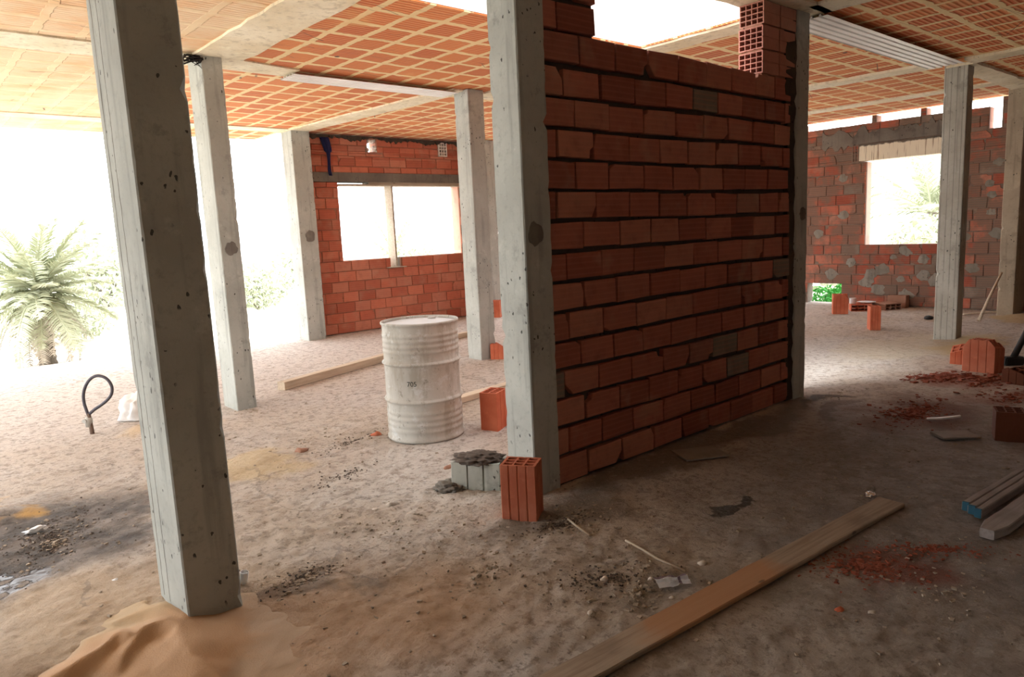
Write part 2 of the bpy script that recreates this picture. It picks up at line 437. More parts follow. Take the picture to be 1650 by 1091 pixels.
def brick_wall(name, origin, u, n, u0, u1, ztop, thick, holes, mats, course=.168, joint=.018, blen=.31,
               recess=.03, jit=.003, chip=.2, phase=None, rnd=None, zoff=0.0, wavy=0.0):
    """courses of bricks with recessed joints; u = along, n = towards the viewer; one mesh.  mats = brick, mortar, rear"""
    rnd = rnd or random.Random(3)
    U = Vector(u); Nn = Vector(n); O = Vector(origin)
    def P(a, z, d): return O + U*a + Nn*d + Vector((0, 0, z))
    bm = bmesh.new()
    def slab(rc, d0, d1, mi):
        pts = [P(a, z, d) for a in (rc[0], rc[1]) for d in (d0, d1) for z in (rc[2], rc[3])]
        v = [bm.verts.new(p) for p in pts]
        for f in ((0,1,3,2), (4,6,7,5), (0,4,5,1), (2,3,7,6), (0,2,6,4), (1,5,7,3)):
            bm.faces.new([v[i] for i in f]).material_index = mi
    for rc in rects(u0, u1, 0, ztop, holes):
        slab(rc, -recess, -recess-.03, 1)
        slab(rc, -recess-.0301, -thick, 2)
    def brick(a0, a1, z0, z1):
        w = a1-a0; h = z1-z0
        if w < .025 or h < .025: return
        j = lambda: rnd.uniform(-jit, jit)
        ch = .004
        poly = []
        corners = [(a0, z0, 1, 1), (a1, z0, -1, 1), (a1, z1, -1, -1), (a0, z1, 1, -1)]
        for q, (a, z, sa, sz) in enumerate(corners):
            if rnd.random() < chip*.33 and w > .12 and h > .1:
                ca = rnd.uniform(.012, .07); cz = rnd.uniform(.02, .075)
                pa = (a+sa*ca, z); pb = (a, z+sz*cz); pm = (a+sa*ca*.8, z+sz*cz*.7)
                poly += ([pb, pa] if q % 2 == 0 else [pa, pb]) if rnd.random() < .6 else ([pb, pm, pa] if q % 2 == 0 else [pa, pm, pb])
            else: poly.append((a+j(), z+j()))
        d = rnd.uniform(-.004, .004)
        cx = (a0+a1)/2; cz_ = (z0+z1)/2
        wv = lambda a: wavy*math.sin(a*2.1+z0*5)
        outer = [bm.verts.new(P(a, z+wv(a), d-ch)) for a, z in poly]
        inner = [bm.verts.new(P(a+(cx-a)/max(w/2, .01)*ch, z+wv(a)+(cz_-z)/max(h/2, .01)*ch, d)) for a, z in poly]
        back = [bm.verts.new(P(a, z+wv(a), -recess-.012)) for a, z in poly]
        k = len(poly)
        bm.faces.new(inner)
        for i in range(k):
            bm.faces.new((outer[i], outer[(i+1) % k], inner[(i+1) % k], inner[i]))
            bm.faces.new((back[i], back[(i+1) % k], outer[(i+1) % k], outer[i]))
    z = zoff; row = 0
    while z < ztop-.03:
        zt = min(z+course, ztop)
        off = (phase(row) if phase else (row % 2)*.5*blen + rnd.uniform(-.04, .04))
        bands = rects(u0, u1, z, zt, holes)
        # brick boundaries of this course
        cuts = [u0]; a = u0 - (off % blen)
        while a < u1:
            a += blen*(rnd.uniform(.93, 1.06)); 
            if a > u0+.05: cuts.append(min(a, u1))
        for rc in bands:
            for i in range(len(cuts)-1):
                b0 = max(cuts[i], rc[0]); b1 = min(cuts[i+1], rc[1])
                if b1-b0 > .03:
                    bt = joint/2
                    vj = rnd.choice((.002, .003, .004, .006, .009))+joint*.08
                    brick(b0+vj, b1-vj, rc[2]+(bt if abs(rc[2]-z) < 1e-6 else 0), rc[3]-(bt if abs(rc[3]-zt) < 1e-6 else .001))
        z += course; row += 1
    return struct(obj(name, bm, mats))

def hollow(bm, W, D, H, nx=3, ny=2, tw=.009, grooves=(4, 3), gd=.004, xf=None, cut=None, mi=0):
    """hollow clay brick: W x D section with nx x ny cells through the whole height H, grooved outside"""
    tmp = bmesh.new()
    def outline():
        pts = []
        cs = [(-W/2, -D/2), (W/2, -D/2), (W/2, D/2), (-W/2, D/2)]
        for s in range(4):
            a = Vector(cs[s]); b = Vector(cs[(s+1) % 4]); L = (b-a).length; d = (b-a)/L; nrm = Vector((-d.y, d.x))
            pts.append(a + d*.003 + nrm*.0)
            g = grooves[s % 2]
            for k in range(1, g):
                c = a + d*(L*k/g)
                pts += [c-d*.006, c-d*.003+nrm*gd, c+d*.003+nrm*gd, c+d*.006]
            pts.append(b - d*.003)
        return pts
    loops = [outline()]
    cw = (W-tw*1.4*2-(nx-1)*tw)/nx; cd = (D-tw*1.4*2-(ny-1)*tw)/ny
    for i in range(nx):
        for k in range(ny):
            x0 = -W/2+tw*1.4+i*(cw+tw); y0 = -D/2+tw*1.4+k*(cd+tw)
            loops.append([Vector((x0, y0)), Vector((x0+cw, y0)), Vector((x0+cw, y0+cd)), Vector((x0, y0+cd))])
    ed = {0: [], 1: []}; rings = {0: [], 1: []}
    for zi, zz in ((0, 0.0), (1, H)):
        for lp in loops:
            vs = [tmp.verts.new((p.x, p.y, zz)) for p in lp]; rings[zi].append(vs)
            ed[zi] += [tmp.edges.new((vs[q], vs[(q+1) % len(vs)])) for q in range(len(vs))]
    for zi in (0, 1): bmesh.ops.triangle_fill(tmp, edges=ed[zi], use_beauty=True, use_dissolve=False)
    for a, b in zip(rings[0], rings[1]):
        for q in range(len(a)): tmp.faces.new((a[q], a[(q+1) % len(a)], b[(q+1) % len(a)], b[q]))
    bmesh.ops.recalc_face_normals(tmp, faces=tmp.faces)
    for co, no in (cut or []):
        r = bmesh.ops.bisect_plane(tmp, geom=tmp.verts[:]+tmp.edges[:]+tmp.faces[:], plane_co=co, plane_no=no, clear_outer=True)
        e = [g for g in r['geom_cut'] if isinstance(g, bmesh.types.BMEdge)]
        bmesh.ops.triangle_fill(tmp, edges=e, use_beauty=True, use_dissolve=False)
    if xf: bmesh.ops.transform(tmp, matrix=xf, verts=tmp.verts)
    me = bpy.data.meshes.new('tmp'); tmp.to_mesh(me); tmp.free()
    n0 = len(bm.faces); bm.from_mesh(me); bpy.data.meshes.remove(me)
    bm.faces.ensure_lookup_table()
    for f in bm.faces[n0:]: f.material_index = mi

# ------------------------------------------------------------------ setting: ground, floor, ceiling
bm = bmesh.new()
nn = 60
for (x0, x1, y0, y1) in ((-90, 110, -60, 140),):
    g = [[bm.verts.new((x0+(x1-x0)*i/nn, y0+(y1-y0)*k/nn, -.42 + .25*mnoise.noise(Vector((i*.4, k*.4, 1))) * (1 if math.hypot(x0+(x1-x0)*i/nn-5, y0+(y1-y0)*k/nn-5) > 14 else .15))) for k in range(nn+1)] for i in range(nn+1)]
    for i in range(nn):
        for k in range(nn): bm.faces.new((g[i][k], g[i+1][k], g[i+1][k+1], g[i][k+1])).smooth = True
struct(obj('ground', bm, M['ground']))

X0, X1, Y0, Y1 = -2.6, 12.65, -2.4, 11.4
def vnoise(xx, yy, sc, seed):
    x = xx*sc+seed*17.3; y = yy*sc+seed*9.1
    xi = np.floor(x).astype(int); yi = np.floor(y).astype(int); xf = x-xi; yf = y-yi
    xf = xf*xf*(3-2*xf); yf = yf*yf*(3-2*yf)
    def h(a, b):
        n = np.sin(a*127.1+b*311.7+seed*74.7)*43758.5453
        return n-np.floor(n)
    return (h(xi, yi)*(1-xf)+h(xi+1, yi)*xf)*(1-yf) + (h(xi, yi+1)*(1-xf)+h(xi+1, yi+1)*xf)*yf - .5
def axis(a, b, lo, hi, fs, cs):
    out = [a]
    while out[-1] < b-1e-6:
        s = fs if lo <= out[-1] < hi else cs
        out.append(min(out[-1]+s, b))
    return np.array(out)
xs = axis(X0, X1, -.3, 5.2, .022, .06); ys = axis(Y0, Y1, .4, 5.6, .022, .06)
XX, YY = np.meshgrid(xs, ys, indexing='ij')
ZZ = np.zeros_like(XX)
for sc, am, sd in ((1.1, .016, 1), (3.1, .012, 2), (8, .012, 3), (19, .010, 4), (37, .0075, 5)):
    ZZ += am*vnoise(XX, YY, sc, sd)
rough = np.clip(1.25-np.hypot(XX-1.5, YY-2.5)/5, .25, 1)
ZZ *= rough
ZZ -= ZZ.max()*.55
def bumpz(cx, cy, r, h): 
    global ZZ
    d = np.hypot(XX-cx, YY-cy)/r
    ZZ += h*np.exp(-d*d*2)
for (cx, cy, r, h) in ((.1, 3.05, .35, .035), (1.78, 4.8, .3, .04), (1.5, 6.4, .3, .03), (.33, 5.0, .25, .05), (9.45, 2.65, .35, .04), (2.35, 1.95, .3, .012), (11.8, 2.7, .4, .05), (1.3, 2.7, .4, .012)): bumpz(cx, cy, r, h)
nxs, nys = XX.shape
verts = np.stack([XX, YY, ZZ], -1).reshape(-1, 3)
idx = np.arange(nxs*nys).reshape(nxs, nys)
fc = np.stack([idx[:-1, :-1], idx[1:, :-1], idx[1:, 1:], idx[:-1, 1:]], -1).reshape(-1, 4)
vl = verts.tolist(); fl_ = fc.tolist()
b0 = len(vl)
for z in (-.06, -.45):
    vl += [[X0, Y0, z], [X1, Y0, z], [X1, Y1, z], [X0, Y1, z]]
fl_ += [[b0+4+i, b0+4+(i+1) % 4, b0+(i+1) % 4, b0+i] for i in range(4)]
# rim joining the grid to the slab's sides
rim = list(idx[:, 0]) , list(idx[-1, :]), list(idx[::-1, -1]), list(idx[0, ::-1])
for s, line in enumerate(rim):
    fl_.append([int(q) for q in line] + [b0+(s+1) % 4, b0+s])
me = bpy.data.meshes.new('floor'); me.from_pydata(vl, [], fl_); me.update()
me.polygons.foreach_set('use_smooth', [True]*len(fc) + [False]*(len(fl_)-len(fc)))
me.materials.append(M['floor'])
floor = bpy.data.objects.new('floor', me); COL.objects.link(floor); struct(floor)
def floor_z(x, y):
    i = int(np.clip(np.searchsorted(xs, x), 0, nxs-1)); k = int(np.clip(np.searchsorted(ys, y), 0, nys-1))
    return float(ZZ[i, k])

HOLE = (2.86, 5.53, 3.12, 4.36)
bm = bmesh.new()
for rc in rects(X0, X1, Y0, Y1, [HOLE, (4.75, X1+1, 10.62, Y1+1)]):
    box(bm, (rc[0], rc[2], HC), (rc[1], rc[3], HC+.02), 0)
    box(bm, (rc[0], rc[2], HC+.0201), (rc[1], rc[3], HC+.26), 1)
# plastered edges of the roof opening and its low kerb
hx0, hx1, hy0, hy1 = HOLE
hx0 += .004; hx1 -= .004; hy0 += .004; hy1 -= .004
for a, b in (((hx0-.02, hy1), (hx1+.14, hy1+.14)), ((hx0-.14, hy0-.14), (hx1+.14, hy0)), ((hx0-.14, hy0), (hx0, hy1+.14)), ((hx1, hy0), (hx1+.14, hy1))):
    box(bm, (a[0], a[1], HC+.012), (b[0], b[1], HC+.42), 1)
struct(obj('ceiling', bm, [M['ceiling'], M['plaster']]))
# beams: the concrete strips between the block bays, a little below the blocks
def beam(poly, drop=.018, mat='beam', sub=True):
    bm = bmesh.new()
    n = len(poly); pts = []
    rr = random.Random(int(poly[0][0]*100))
    for i in range(n):
        a = Vector(poly[i]); b = Vector(poly[(i+1) % n]); L = (b-a).length; k = max(1, int(L/.18))
        for q in range(k):
            p = a+(b-a)*(q/k); d = (b-a).normalized(); nr = Vector((-d.y, d.x))
            pts.append(p + nr*(rr.uniform(-.015, .015) if q else 0))
    lo = [bm.verts.new((p.x, p.y, HC-drop)) for p in pts]; hi = [bm.verts.new((p.x, p.y, HC+.01)) for p in pts]
    bm.faces.new(lo)
    for i in range(len(pts)): bm.faces.new((lo[i], lo[(i+1) % len(pts)], hi[(i+1) % len(pts)], hi[i]))
    beam.k += 1
    return struct(obj('trim_%d' % beam.k, bm, M[mat]))
beam.k = 0
beam([(X0, 2.82), (2.86, 2.82), (2.86, 3.11), (X0, 3.11)], .012)
beam([(2.9, 2.74), (5.9, 2.74), (5.9, 3.11), (2.9, 3.11)], .02)
beam([(2.3, 3.12), (2.72, 3.12), (2.66, 6.6), (2.22, 6.6)], .02)
beam([(X0, 6.5), (2.6, 6.5), (3.25, 6.62), (3.25, 6.93), (2.6, 6.9), (X0, 7.1)], .014)
beam([(5.0, 6.95), (5.32, 6.95), (5.02, 10.4), (4.7, 10.4)], .02)
beam([(5.1, 6.66), (9.05, 6.66), (9.05, 6.95), (5.1, 6.95)], .02)
beam([(X0, 10.12), (4.8, 10.12), (4.8, 10.42), (X0, 10.42)], .012)
beam([(5.62, .0), (5.9, .0), (5.9, 2.8), (5.62, 2.8)], .02)
beam([(5.55, 3.12), (5.82, 3.12), (5.82, 6.66), (5.55, 6.66)], .02)
beam([(8.92, 3.02), (9.2, 3.02), (9.1, 6.66), (8.82, 6.66)], .03)
beam([(9.0, -2.3), (9.3, -2.3), (9.3, 2.75), (9.0, 2.75)], .03)
beam([(11.02, 3.0), (11.3, 3.0), (11.3, 10.3), (11.02, 10.3)], .02)
beam([(9.3, 2.72), (12.4, 2.72), (12.4, 3.02), (9.3, 3.02)], .03)
beam([(2.35, -2.2), (2.65, -2.2), (2.65, 2.8), (2.35, 2.8)], .012)
# corrugated sheet that was left as shuttering under two beams
def sheet(x0, x1, y0, y1):
    bm = bmesh.new(); pr = []; n = 5; w_ = (y1-y0)/n
    for i in range(n):
        y = y0+w_*i; pr += [(y, 0), (y+w_*.62, 0), (y+w_*.72, .016), (y+w_*.90, .016)]
    pr.append((y1, 0)); z0 = HC-.048
    lo = [[bm.verts.new((x, y, z0+d)) for y, d in pr] for x in (x0, x1)]
    hi = [[bm.verts.new((x, y, z0+d+.003)) for y, d in pr] for x in (x0, x1)]
    for q in (lo, hi):
        for i in range(len(pr)-1): bm.faces.new((q[0][i], q[0][i+1], q[1][i+1], q[1][i]))
    for e in (0, 1):
        for i in range(len(pr)-1): bm.faces.new((lo[e][i], lo[e][i+1], hi[e][i+1], hi[e][i]))
    for i in (0, -1): bm.faces.new((lo[0][i], lo[1][i], hi[1][i], hi[0][i]))
    beam.k += 1
    return struct(obj('trim_%d' % beam.k, bm, M['sheet']))
sheet(3.2, 5.16, 6.64, 6.95)
sheet(5.85, 9.05, 2.76, 3.12)

# ------------------------------------------------------------------ walls
RW = random.Random(5)
WT = 2.565
wall_mid = brick_wall('wall_middle', (0, 2.885, 0), (1, 0, 0), (0, -1, 0), 2.78, 5.53, HC-.02, .2,
    [(3.27, 5.12, WT, 4), (5.11, 5.6, WT, 4)], (M['brick_mid'], M['mortar_dark'], M['brick_rear']), course=.1712, joint=.026, blen=.31, recess=.04,
    jit=.006, chip=.3, rnd=RW, wavy=.004)
# the end stub: hollow bricks laid end-on, cells seen from the left
bm = bmesh.new()
for k in range(3):
    for q in range(2):
        x = 5.1 + q*.245 + (.012 if k == 2 else 0)
        xf = Matrix.Translation((x, 2.985, WT+.012+.176*k+.081)) @ Matrix.Rotation(PI/2, 4, 'Y')
        hollow(bm, .162, .2, .235, 4, 4, .0065, (2, 3), .003, xf, mi=0)
    box(bm, (5.11, 2.9, WT+.176*k-.004), (5.55, 3.07, WT+.176*k+.013), 1)
obj('brick_pier', bm, [M['brick_end'], M['mortar_red']], wall_mid)
# rough mortar filling between wall and right-hand column
bm = bmesh.new(); rr = random.Random(4)
prev = None
for i in range(60):
    z = i/59*(HC-.02); a = 5.50+rr.uniform(-.018, .018)-(.05 if 2.4 < z else 0); 
    d = 2.888+rr.uniform(-.006, .012)
    r_ = [bm.verts.new((a, d, z)), bm.verts.new((5.61, d-.004, z)), bm.verts.new((5.61, 3.05, z)), bm.verts.new((a, 3.05, z))]
    if prev:
        for k in range(4): bm.faces.new((prev[k], prev[(k+1) % 4], r_[(k+1) % 4], r_[k]))
    else: bm.faces.new(r_)
    prev = r_
bm.faces.new(prev)
obj('mortar_joint', bm, M['mortar_blackish'], wall_mid)

# back wall with the wide window; hidden opening at its right added for daylight
YB = 10.35
wall_back = brick_wall('wall_back', (0, YB, 0), (1, 0, 0), (0, -1, 0), 5.02, 12.62, HC-.03, .25,
    [(5.55, 7.93, 1.15, 2.40), (5.02, 8.0, 2.38, 2.53), (6.42, 6.62, .99, 1.2), (6.13, 6.31, 2.86, 3.06), (7.52, 7.70, 2.83, 3.07), (8.8, 12.2, -1, 2.75)],
    (M['brick_far'], M['mortar_red'], M['brick_rear']), course=.164, joint=.012, blen=.31, recess=.014, jit=.003, chip=.22, rnd=random.Random(8))
bm = bmesh.new()
xf = Matrix.Translation((7.61, YB+.04, 2.95)) @ Matrix.Rotation(PI/2, 4, 'X')
hollow(bm, .178, .235, .06, 3, 4, .013, (2, 2), .002, xf, mi=0)
box(bm, (7.525, YB+.042, 2.84), (7.695, YB+.2, 3.06), 1)
v_ = obj('vent_brick', bm, [M['plaster'], M['brick_far']], wall_back)  # white lattice: light scattered in the cells, put into the colour
bm = bmesh.new(); rr = random.Random(2)
for (cx, cz) in ((6.15, 2.9), (6.29, 2.93), (6.16, 3.03), (6.27, 3.04), (6.3, 2.87)):
    bmesh.ops.create_icosphere(bm, subdivisions=1, radius=.045, matrix=Matrix.Translation((cx, YB+.08, cz)) @ Matrix.Rotation(rr.random()*3, 4, 'Y') @ Matrix.Diagonal((.7, 2, 1, 1)))
obj('broken_brick', bm, M['plaster'], wall_back)
bm = bmesh.new(); rr = random.Random(12); prev = None     # ragged mortar line under the ceiling
for i in range(90):
    x = 5.05+i*.033; zl = HC-.045-rr.random()*.05-.02*math.sin(i*.3)
    r_ = [bm.verts.new((x, YB-.012-rr.random()*.02, zl)), bm.verts.new((x, YB-.02, HC-.02)), bm.verts.new((x, YB+.05, HC-.02)), bm.verts.new((x, YB+.05, zl))]
    if prev:
        for k in range(4): bm.faces.new((prev[k], prev[(k+1) % 4], r_[(k+1) % 4], r_[k]))
    prev = r_
obj('mortar_line', bm, M['mortar_blackish'], wall_back)
# window_1: lintel, prop and shuttering board
bm = bmesh.new(); box(bm, (5.03, YB-.012, 2.385), (8.0, YB+.24, 2.53))
win1 = struct(obj('window_1', bm, M['conc_dark']))
bm = bmesh.new(); box(bm, (5.56, YB-.02, 2.325), (7.93, YB+.20, 2.352)); box(bm, (6.1, YB, 2.352), (7.93, YB+.2, 2.386))
obj('shuttering_board', bm, M['wood_form'], win1)
bm = bmesh.new(); box(bm, (6.50, YB-.03, 1.0), (6.53, YB+.19, 2.33)); box(bm, (6.33, YB-.1, .985), (6.66, YB+.06, 1.0))
obj('prop_post', bm, M['wood_form'], win1)

# right wall, smeared with mortar, with its window, notch and gaps, plus an unseen opening made to let light in
XR = 12.4
R_holes = [(3.97, 5.15, 1.0, 2.40), (3.99, 5.27, 2.36, 2.64), (5.52, 6.13, -.1, .34), (5.68, 5.79, 2.68, 2.76),
           (3.27, 3.43, 2.66, 3.2), (5.09, 6.25, 2.97, 3.2), (4.36, 5.02, 2.97, 3.2), (3.27, 4.28, 2.97, 3.2), (6.9, 9.7, -1, 2.7)]
# u runs along +Y; the viewer stands on the -X side
wall_right = brick_wall('wall_right', (XR, 0, 0), (0, 1, 0), (-1, 0, 0), 2.6, YB, HC-.03, .22, R_holes,
    (M['brick_right'], M['mortar_grey'], M['brick_rear']), course=.168, joint=.016, blen=.31, recess=.012, jit=.005, chip=.3, rnd=random.Random(21))
bm = bmesh.new()
for k in range(9):
    xf = Matrix.Translation((XR+.1, 5.155, 1.005+k*.15+.073)) @ Matrix.Rotation(PI/2, 4, 'X') @ Matrix.Rotation(PI, 4, 'Y')
    hollow(bm, .2, .14, .02, 4, 3, .01, (2, 2), .002, xf)
obj('jamb_brick', bm, M['clay_dull'], wall_right)
bm = bmesh.new()
for yy in (3.95, 5.27):
    for k in range(1):
        xf = Matrix.Translation((XR-.012, yy+(.06 if yy > 4.5 else -.06), 2.5)) @ Matrix.Rotation(PI/2, 4, 'Y')
        hollow(bm, .28, .11, .05, 4, 2, .012, (2, 2), .002, xf)
obj('cavity_brick', bm, M['mortar_grey'], wall_right)
bm = bmesh.new(); rr = random.Random(31)
for _ in range(26):                                        # trowelled mortar dabs
    y = rr.choice((rr.uniform(3.2, 3.75), rr.uniform(5.2, 6.1), rr.uniform(4, 5.2))); z = rr.uniform(.4, 2.3) if not 3.95 < y < 5.3 else rr.uniform(.15, .9)
    n = 14; r0 = rr.uniform(.045, .11); c = bm.verts.new((XR-.012, y, z)); ring = []
    for k in range(n):
        r_ = r0*rr.uniform(.7, 1.15); ring.append(bm.verts.new((XR-.002, y+r_*1.2*math.cos(2*PI*k/n), z+r_*math.sin(2*PI*k/n))))
    for k in range(n): bm.faces.new((c, ring[k], ring[(k+1) % n]))
obj('mortar_dab', bm, M['dab'], wall_right)
bm = bmesh.new(); rr = random.Random(77); prev = None
for i in range(40):
    y = 3.75+i*.055; a = 2.655 if 3.98 < y < 5.28 else 2.62+rr.uniform(-.05, .05); b = 2.86+rr.uniform(-.05, .05)+.04*math.sin(i)
    q = (bm.verts.new((XR-.010, y, a)), bm.verts.new((XR-.010, y, b)), bm.verts.new((XR+.01, y, b)), bm.verts.new((XR+.01, y, a)))
    if prev:
        for k in range(4): bm.faces.new((prev[k], prev[(k+1) % 4], q[(k+1) % 4], q[k]))
    prev = q
obj('mortar_band', bm, M['conc_dark'], wall_right)
bm = bmesh.new(); box(bm, (XR-.02, 3.99, 2.375), (XR+.22, 5.265, 2.64))
t = NT('lintel_whitewash')
stv = t.noise(5, 4, vec=t.map(scale=(1, 9, .35)))
cc = t.mix(t.step(stv, .56, .66), (.76, .70, .56), (.36, .29, .21))
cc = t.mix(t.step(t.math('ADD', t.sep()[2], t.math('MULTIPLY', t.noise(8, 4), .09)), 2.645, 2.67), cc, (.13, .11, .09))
t.col(cc); t.bump(stv, .3, .004)
win2 = struct(obj('window_2', bm, t.m))
# the wall on the near right, mostly outside the frame, and the slab-edge wall of the far right
wall_front = brick_wall('wall_front', (0, -2.1, 0), (1, 0, 0), (0, 1, 0), X0, 12.6, HC-.02, .25, [],
    (M['block_grey'], M['mortar_dark'], M['conc']), rnd=random.Random(15))
brick_wall('wall_left_added', (X0+.1, 0, 0), (0, 1, 0), (1, 0, 0), -2.1, 3.9, HC-.02, .2, [], (M['block_grey'], M['mortar_dark'], M['conc']), rnd=random.Random(16))  # added wall out of view, closes an open side to dim the interior
bm = bmesh.new(); box(bm, (XR, -2.1, 0), (XR+.22, 2.6, HC-.02)); struct(obj('wall_corner', bm, M['brick_rear']))

# ------------------------------------------------------------------ columns
def column(x0, x1, y0, y1, label, mat='conc', patch=None, rough_r=.006, base=-.03, top=None, seed=1, boards=False):
    rr = random.Random(seed); top = top or HC-.006
    ox, oy = (x0+x1)/2, (y0+y1)/2; w, d = (x1-x0)/2, (y1-y0)/2
    bm = bmesh.new(); rings = []; n = 70; cb = .006
    jit = [0.0]*8
    for i in range(n+1):
        z = base + (top-base)*i/n
        ring = []
        for q, (sx, sy) in enumerate(((-1, -1), (1, -1), (1, 1), (-1, 1))):
            k = rough_r*(.35 if q in (0, 3) else 1.0)
            c = cb + max(0, rr.gauss(0, k)) + (rr.uniform(.006, .03) if rr.random() < .04 and q != 0 else 0)
            p1 = (sx*(w-c), sy*d) ; p2 = (sx*w, sy*(d-c))
            order = (p2, p1) if q in (0, 2) else (p1, p2)
            for pp in order: ring.append(bm.verts.new((pp[0], pp[1], z)))
        rings.append(ring)
    for i in range(n):
        for k in range(8): bm.faces.new((rings[i][k], rings[i][(k+1) % 8], rings[i+1][(k+1) % 8], rings[i+1][k]))
    bm.faces.new(rings[0]); bm.faces.new(rings[-1])
    o = obj('column', bm, M[mat], None, (ox, oy, 0))
    tag(o, label, 'column', 'concrete columns')
    if patch:
        px_, pz, pr = patch; bm = bmesh.new(); nn_ = 18
        c = bm.verts.new((px_, -d-.006, pz)); ring = []; ring2 = []
        for k in range(nn_):
            r_ = pr*rr.uniform(.8, 1.1); ring.append(bm.verts.new((px_+r_*math.cos(2*PI*k/nn_), -d-.005, pz+r_*1.1*math.sin(2*PI*k/nn_))))
            ring2.append(bm.verts.new((px_+r_*1.08*math.cos(2*PI*k/nn_), -d+.002, pz+r_*1.18*math.sin(2*PI*k/nn_))))
        for k in range(nn_):
            bm.faces.new((c, ring[k], ring[(k+1) % nn_])); bm.faces.new((ring[k], ring2[k], ring2[(k+1) % nn_], ring[(k+1) % nn_]))
        pt = obj('mortar_patch', bm, M['mortar_patch'], o); pt['label'] = 'dark grey mortar patch'
    return o
c1 = column(.735, .95, 2.87, 3.26, 'nearest grey concrete column, standing in orange sand at the left', seed=1, rough_r=.003)
# grooves left by the shuttering boards on its lit side
bm = bmesh.new(); rr = random.Random(3)
for yy, ww in ((.135, .004), (.05, .0025)):
    prev = None
    for i in range(60):
        z = .02+i*.051; j = rr.uniform(-.004, .004); w2 = ww*rr.uniform(.4, 1.2)
        a = bm.verts.new((-.108, yy+j-w2, z)); b = bm.verts.new((-.108, yy+j+w2, z))
        c_ = bm.verts.new((-.102, yy+j-w2, z)); d_ = bm.verts.new((-.102, yy+j+w2, z))
        if prev: 
            bm.faces.new((prev[0], prev[1], b, a)); bm.faces.new((prev[1], prev[3], d_, b)); bm.faces.new((prev[2], prev[0], a, c_))
        prev = (a, b, c_, d_)
s_ = obj('board_seam', bm, M['conc_dark'], c1); s_['label'] = 'dark shuttering seam'
column(2.28, 2.46, 6.47, 6.81, 'slim pale concrete column left of the steel drum, second from the left', patch=(.0, 1.46, .055), seed=2)
column(4.75, 5.04, 10.14, 10.48, 'concrete column at the left end of the red back wall', patch=(.02, 1.56, .08), seed=3)
column(2.625, 2.83, 2.87, 3.10, 'broad concrete column at the left end of the dark brick partition', patch=(-.02, 1.48, .058), seed=4, rough_r=.003)
column(5.24, 5.47, 6.58, 6.84, 'pale concrete column behind the drum, just left of the partition', seed=5)
column(5.60, 5.80, 2.875, 3.12, 'narrow concrete column closing the right end of the brick partition', patch=(.02, 1.53, .05), seed=6)
column(9.31, 9.51, 2.80, 3.04, 'free-standing bluish concrete column with board marks in front of the right window', mat='conc_board', seed=7)
column(11.83, 12.35, 2.86, 3.06, 'yellowish concrete column at the far right edge with a stick leaning on it', mat='conc_warm', seed=8)
column(8.05, 8.55, 10.05, 10.4, 'shadowed concrete column half hidden behind the pale one, beside the red wall', mat='conc', seed=9)

# ------------------------------------------------------------------ steel drum
dc = Vector((2.995, 4.49, 0)); dz = floor_z(dc.x, dc.y)
drum = empty('steel_drum', (dc.x, dc.y, dz+.004))
tag(drum, 'dirty white steel drum with ribbed sides standing on the floor', 'drum')
prof = [(.270, 0), (.287, 0), (.292, .006), (.292, .02), (.284, .028)]
def rib_(z0, z1, n, amp):
    for i in range(n*8+1):
        z = z0+(z1-z0)*i/(n*8); yield (.283+amp*.5*(1-math.cos(2*PI*n*i/(n*8))), z)
prof += list(rib_(.06, .24, 4, .0045)) + [(.283, .27), (.284, .285)]
prof += [(.287, .290), (.296, .298), (.299, .304), (.296, .310), (.287, .318), (.283, .325), (.283, .42), (.283, .56)]
prof += [(.287, .568), (.296, .576), (.299, .582), (.296, .588), (.287, .596), (.283, .602)]
prof += list(rib_(.65, .81, 4, .0045)) + [(.283, .84), (.284, .862), (.292, .868), (.2935, .878), (.290, .885), (.284, .885), (.281, .880), (.281, .865)]
bm = bmesh.new(); lathe(bm, prof, 72, capt=False)
for v in bm.verts:                          # a few knocks and dents
    a = math.atan2(v.co.y, v.co.x); k = 1
    k -= .018*math.exp(-((a+.75)/.35)**2-((v.co.z-.46)/.09)**2) + .012*math.exp(-((a+2.2)/.3)**2-((v.co.z-.72)/.08)**2) + .012*math.exp(-((a+1.9)/.4)**2-((v.co.z-.15)/.07)**2)
    v.co.x *= k; v.co.y *= k
obj('body', bm, M['drum'], drum, smooth=False)
bm = bmesh.new(); lathe(bm, [(.281, .862), (.27, .858), (.262, .862), (.25, .868), (.15, .869), (.06, .868), (.005, .868)], 72, capb=False)
obj('lid', bm, M['drum_lid'], drum)
bm = bmesh.new(); lathe(bm, [(.03, .868), (.03, .880), (.026, .884), (.001, .884)], 20)
bmesh.ops.translate(bm, vec=(.17, .08, 0), verts=bm.verts)
obj('bung', bm, M['galv'], drum)
fc_ = bpy.data.curves.new('marking', 'FONT'); fc_.body = '705'; fc_.size = .05; fc_.extrude = .0008; fc_.align_x = 'CENTER'; fc_.align_y = 'CENTER'
fo = bpy.data.objects.new('marking', fc_); COL.objects.link(fo)
dg = bpy.context.evaluated_depsgraph_get(); mt = bpy.data.meshes.new_from_object(fo.evaluated_get(dg)); bpy.data.objects.remove(fo)
ang0 = math.atan2(-dc.y, -dc.x)-.30
for v in mt.vertices:                       # wrap the stencil round the drum
    a = ang0 + v.co.x/.283; r_ = .2838+v.co.z; zz = .445+v.co.y
    v.co = (r_*math.cos(a), r_*math.sin(a), zz)
mt.materials.append(M['ink']); fo = bpy.data.objects.new('marking', mt); COL.objects.link(fo); fo.parent = drum
fo['label'] = 'faded black stencilled figures'

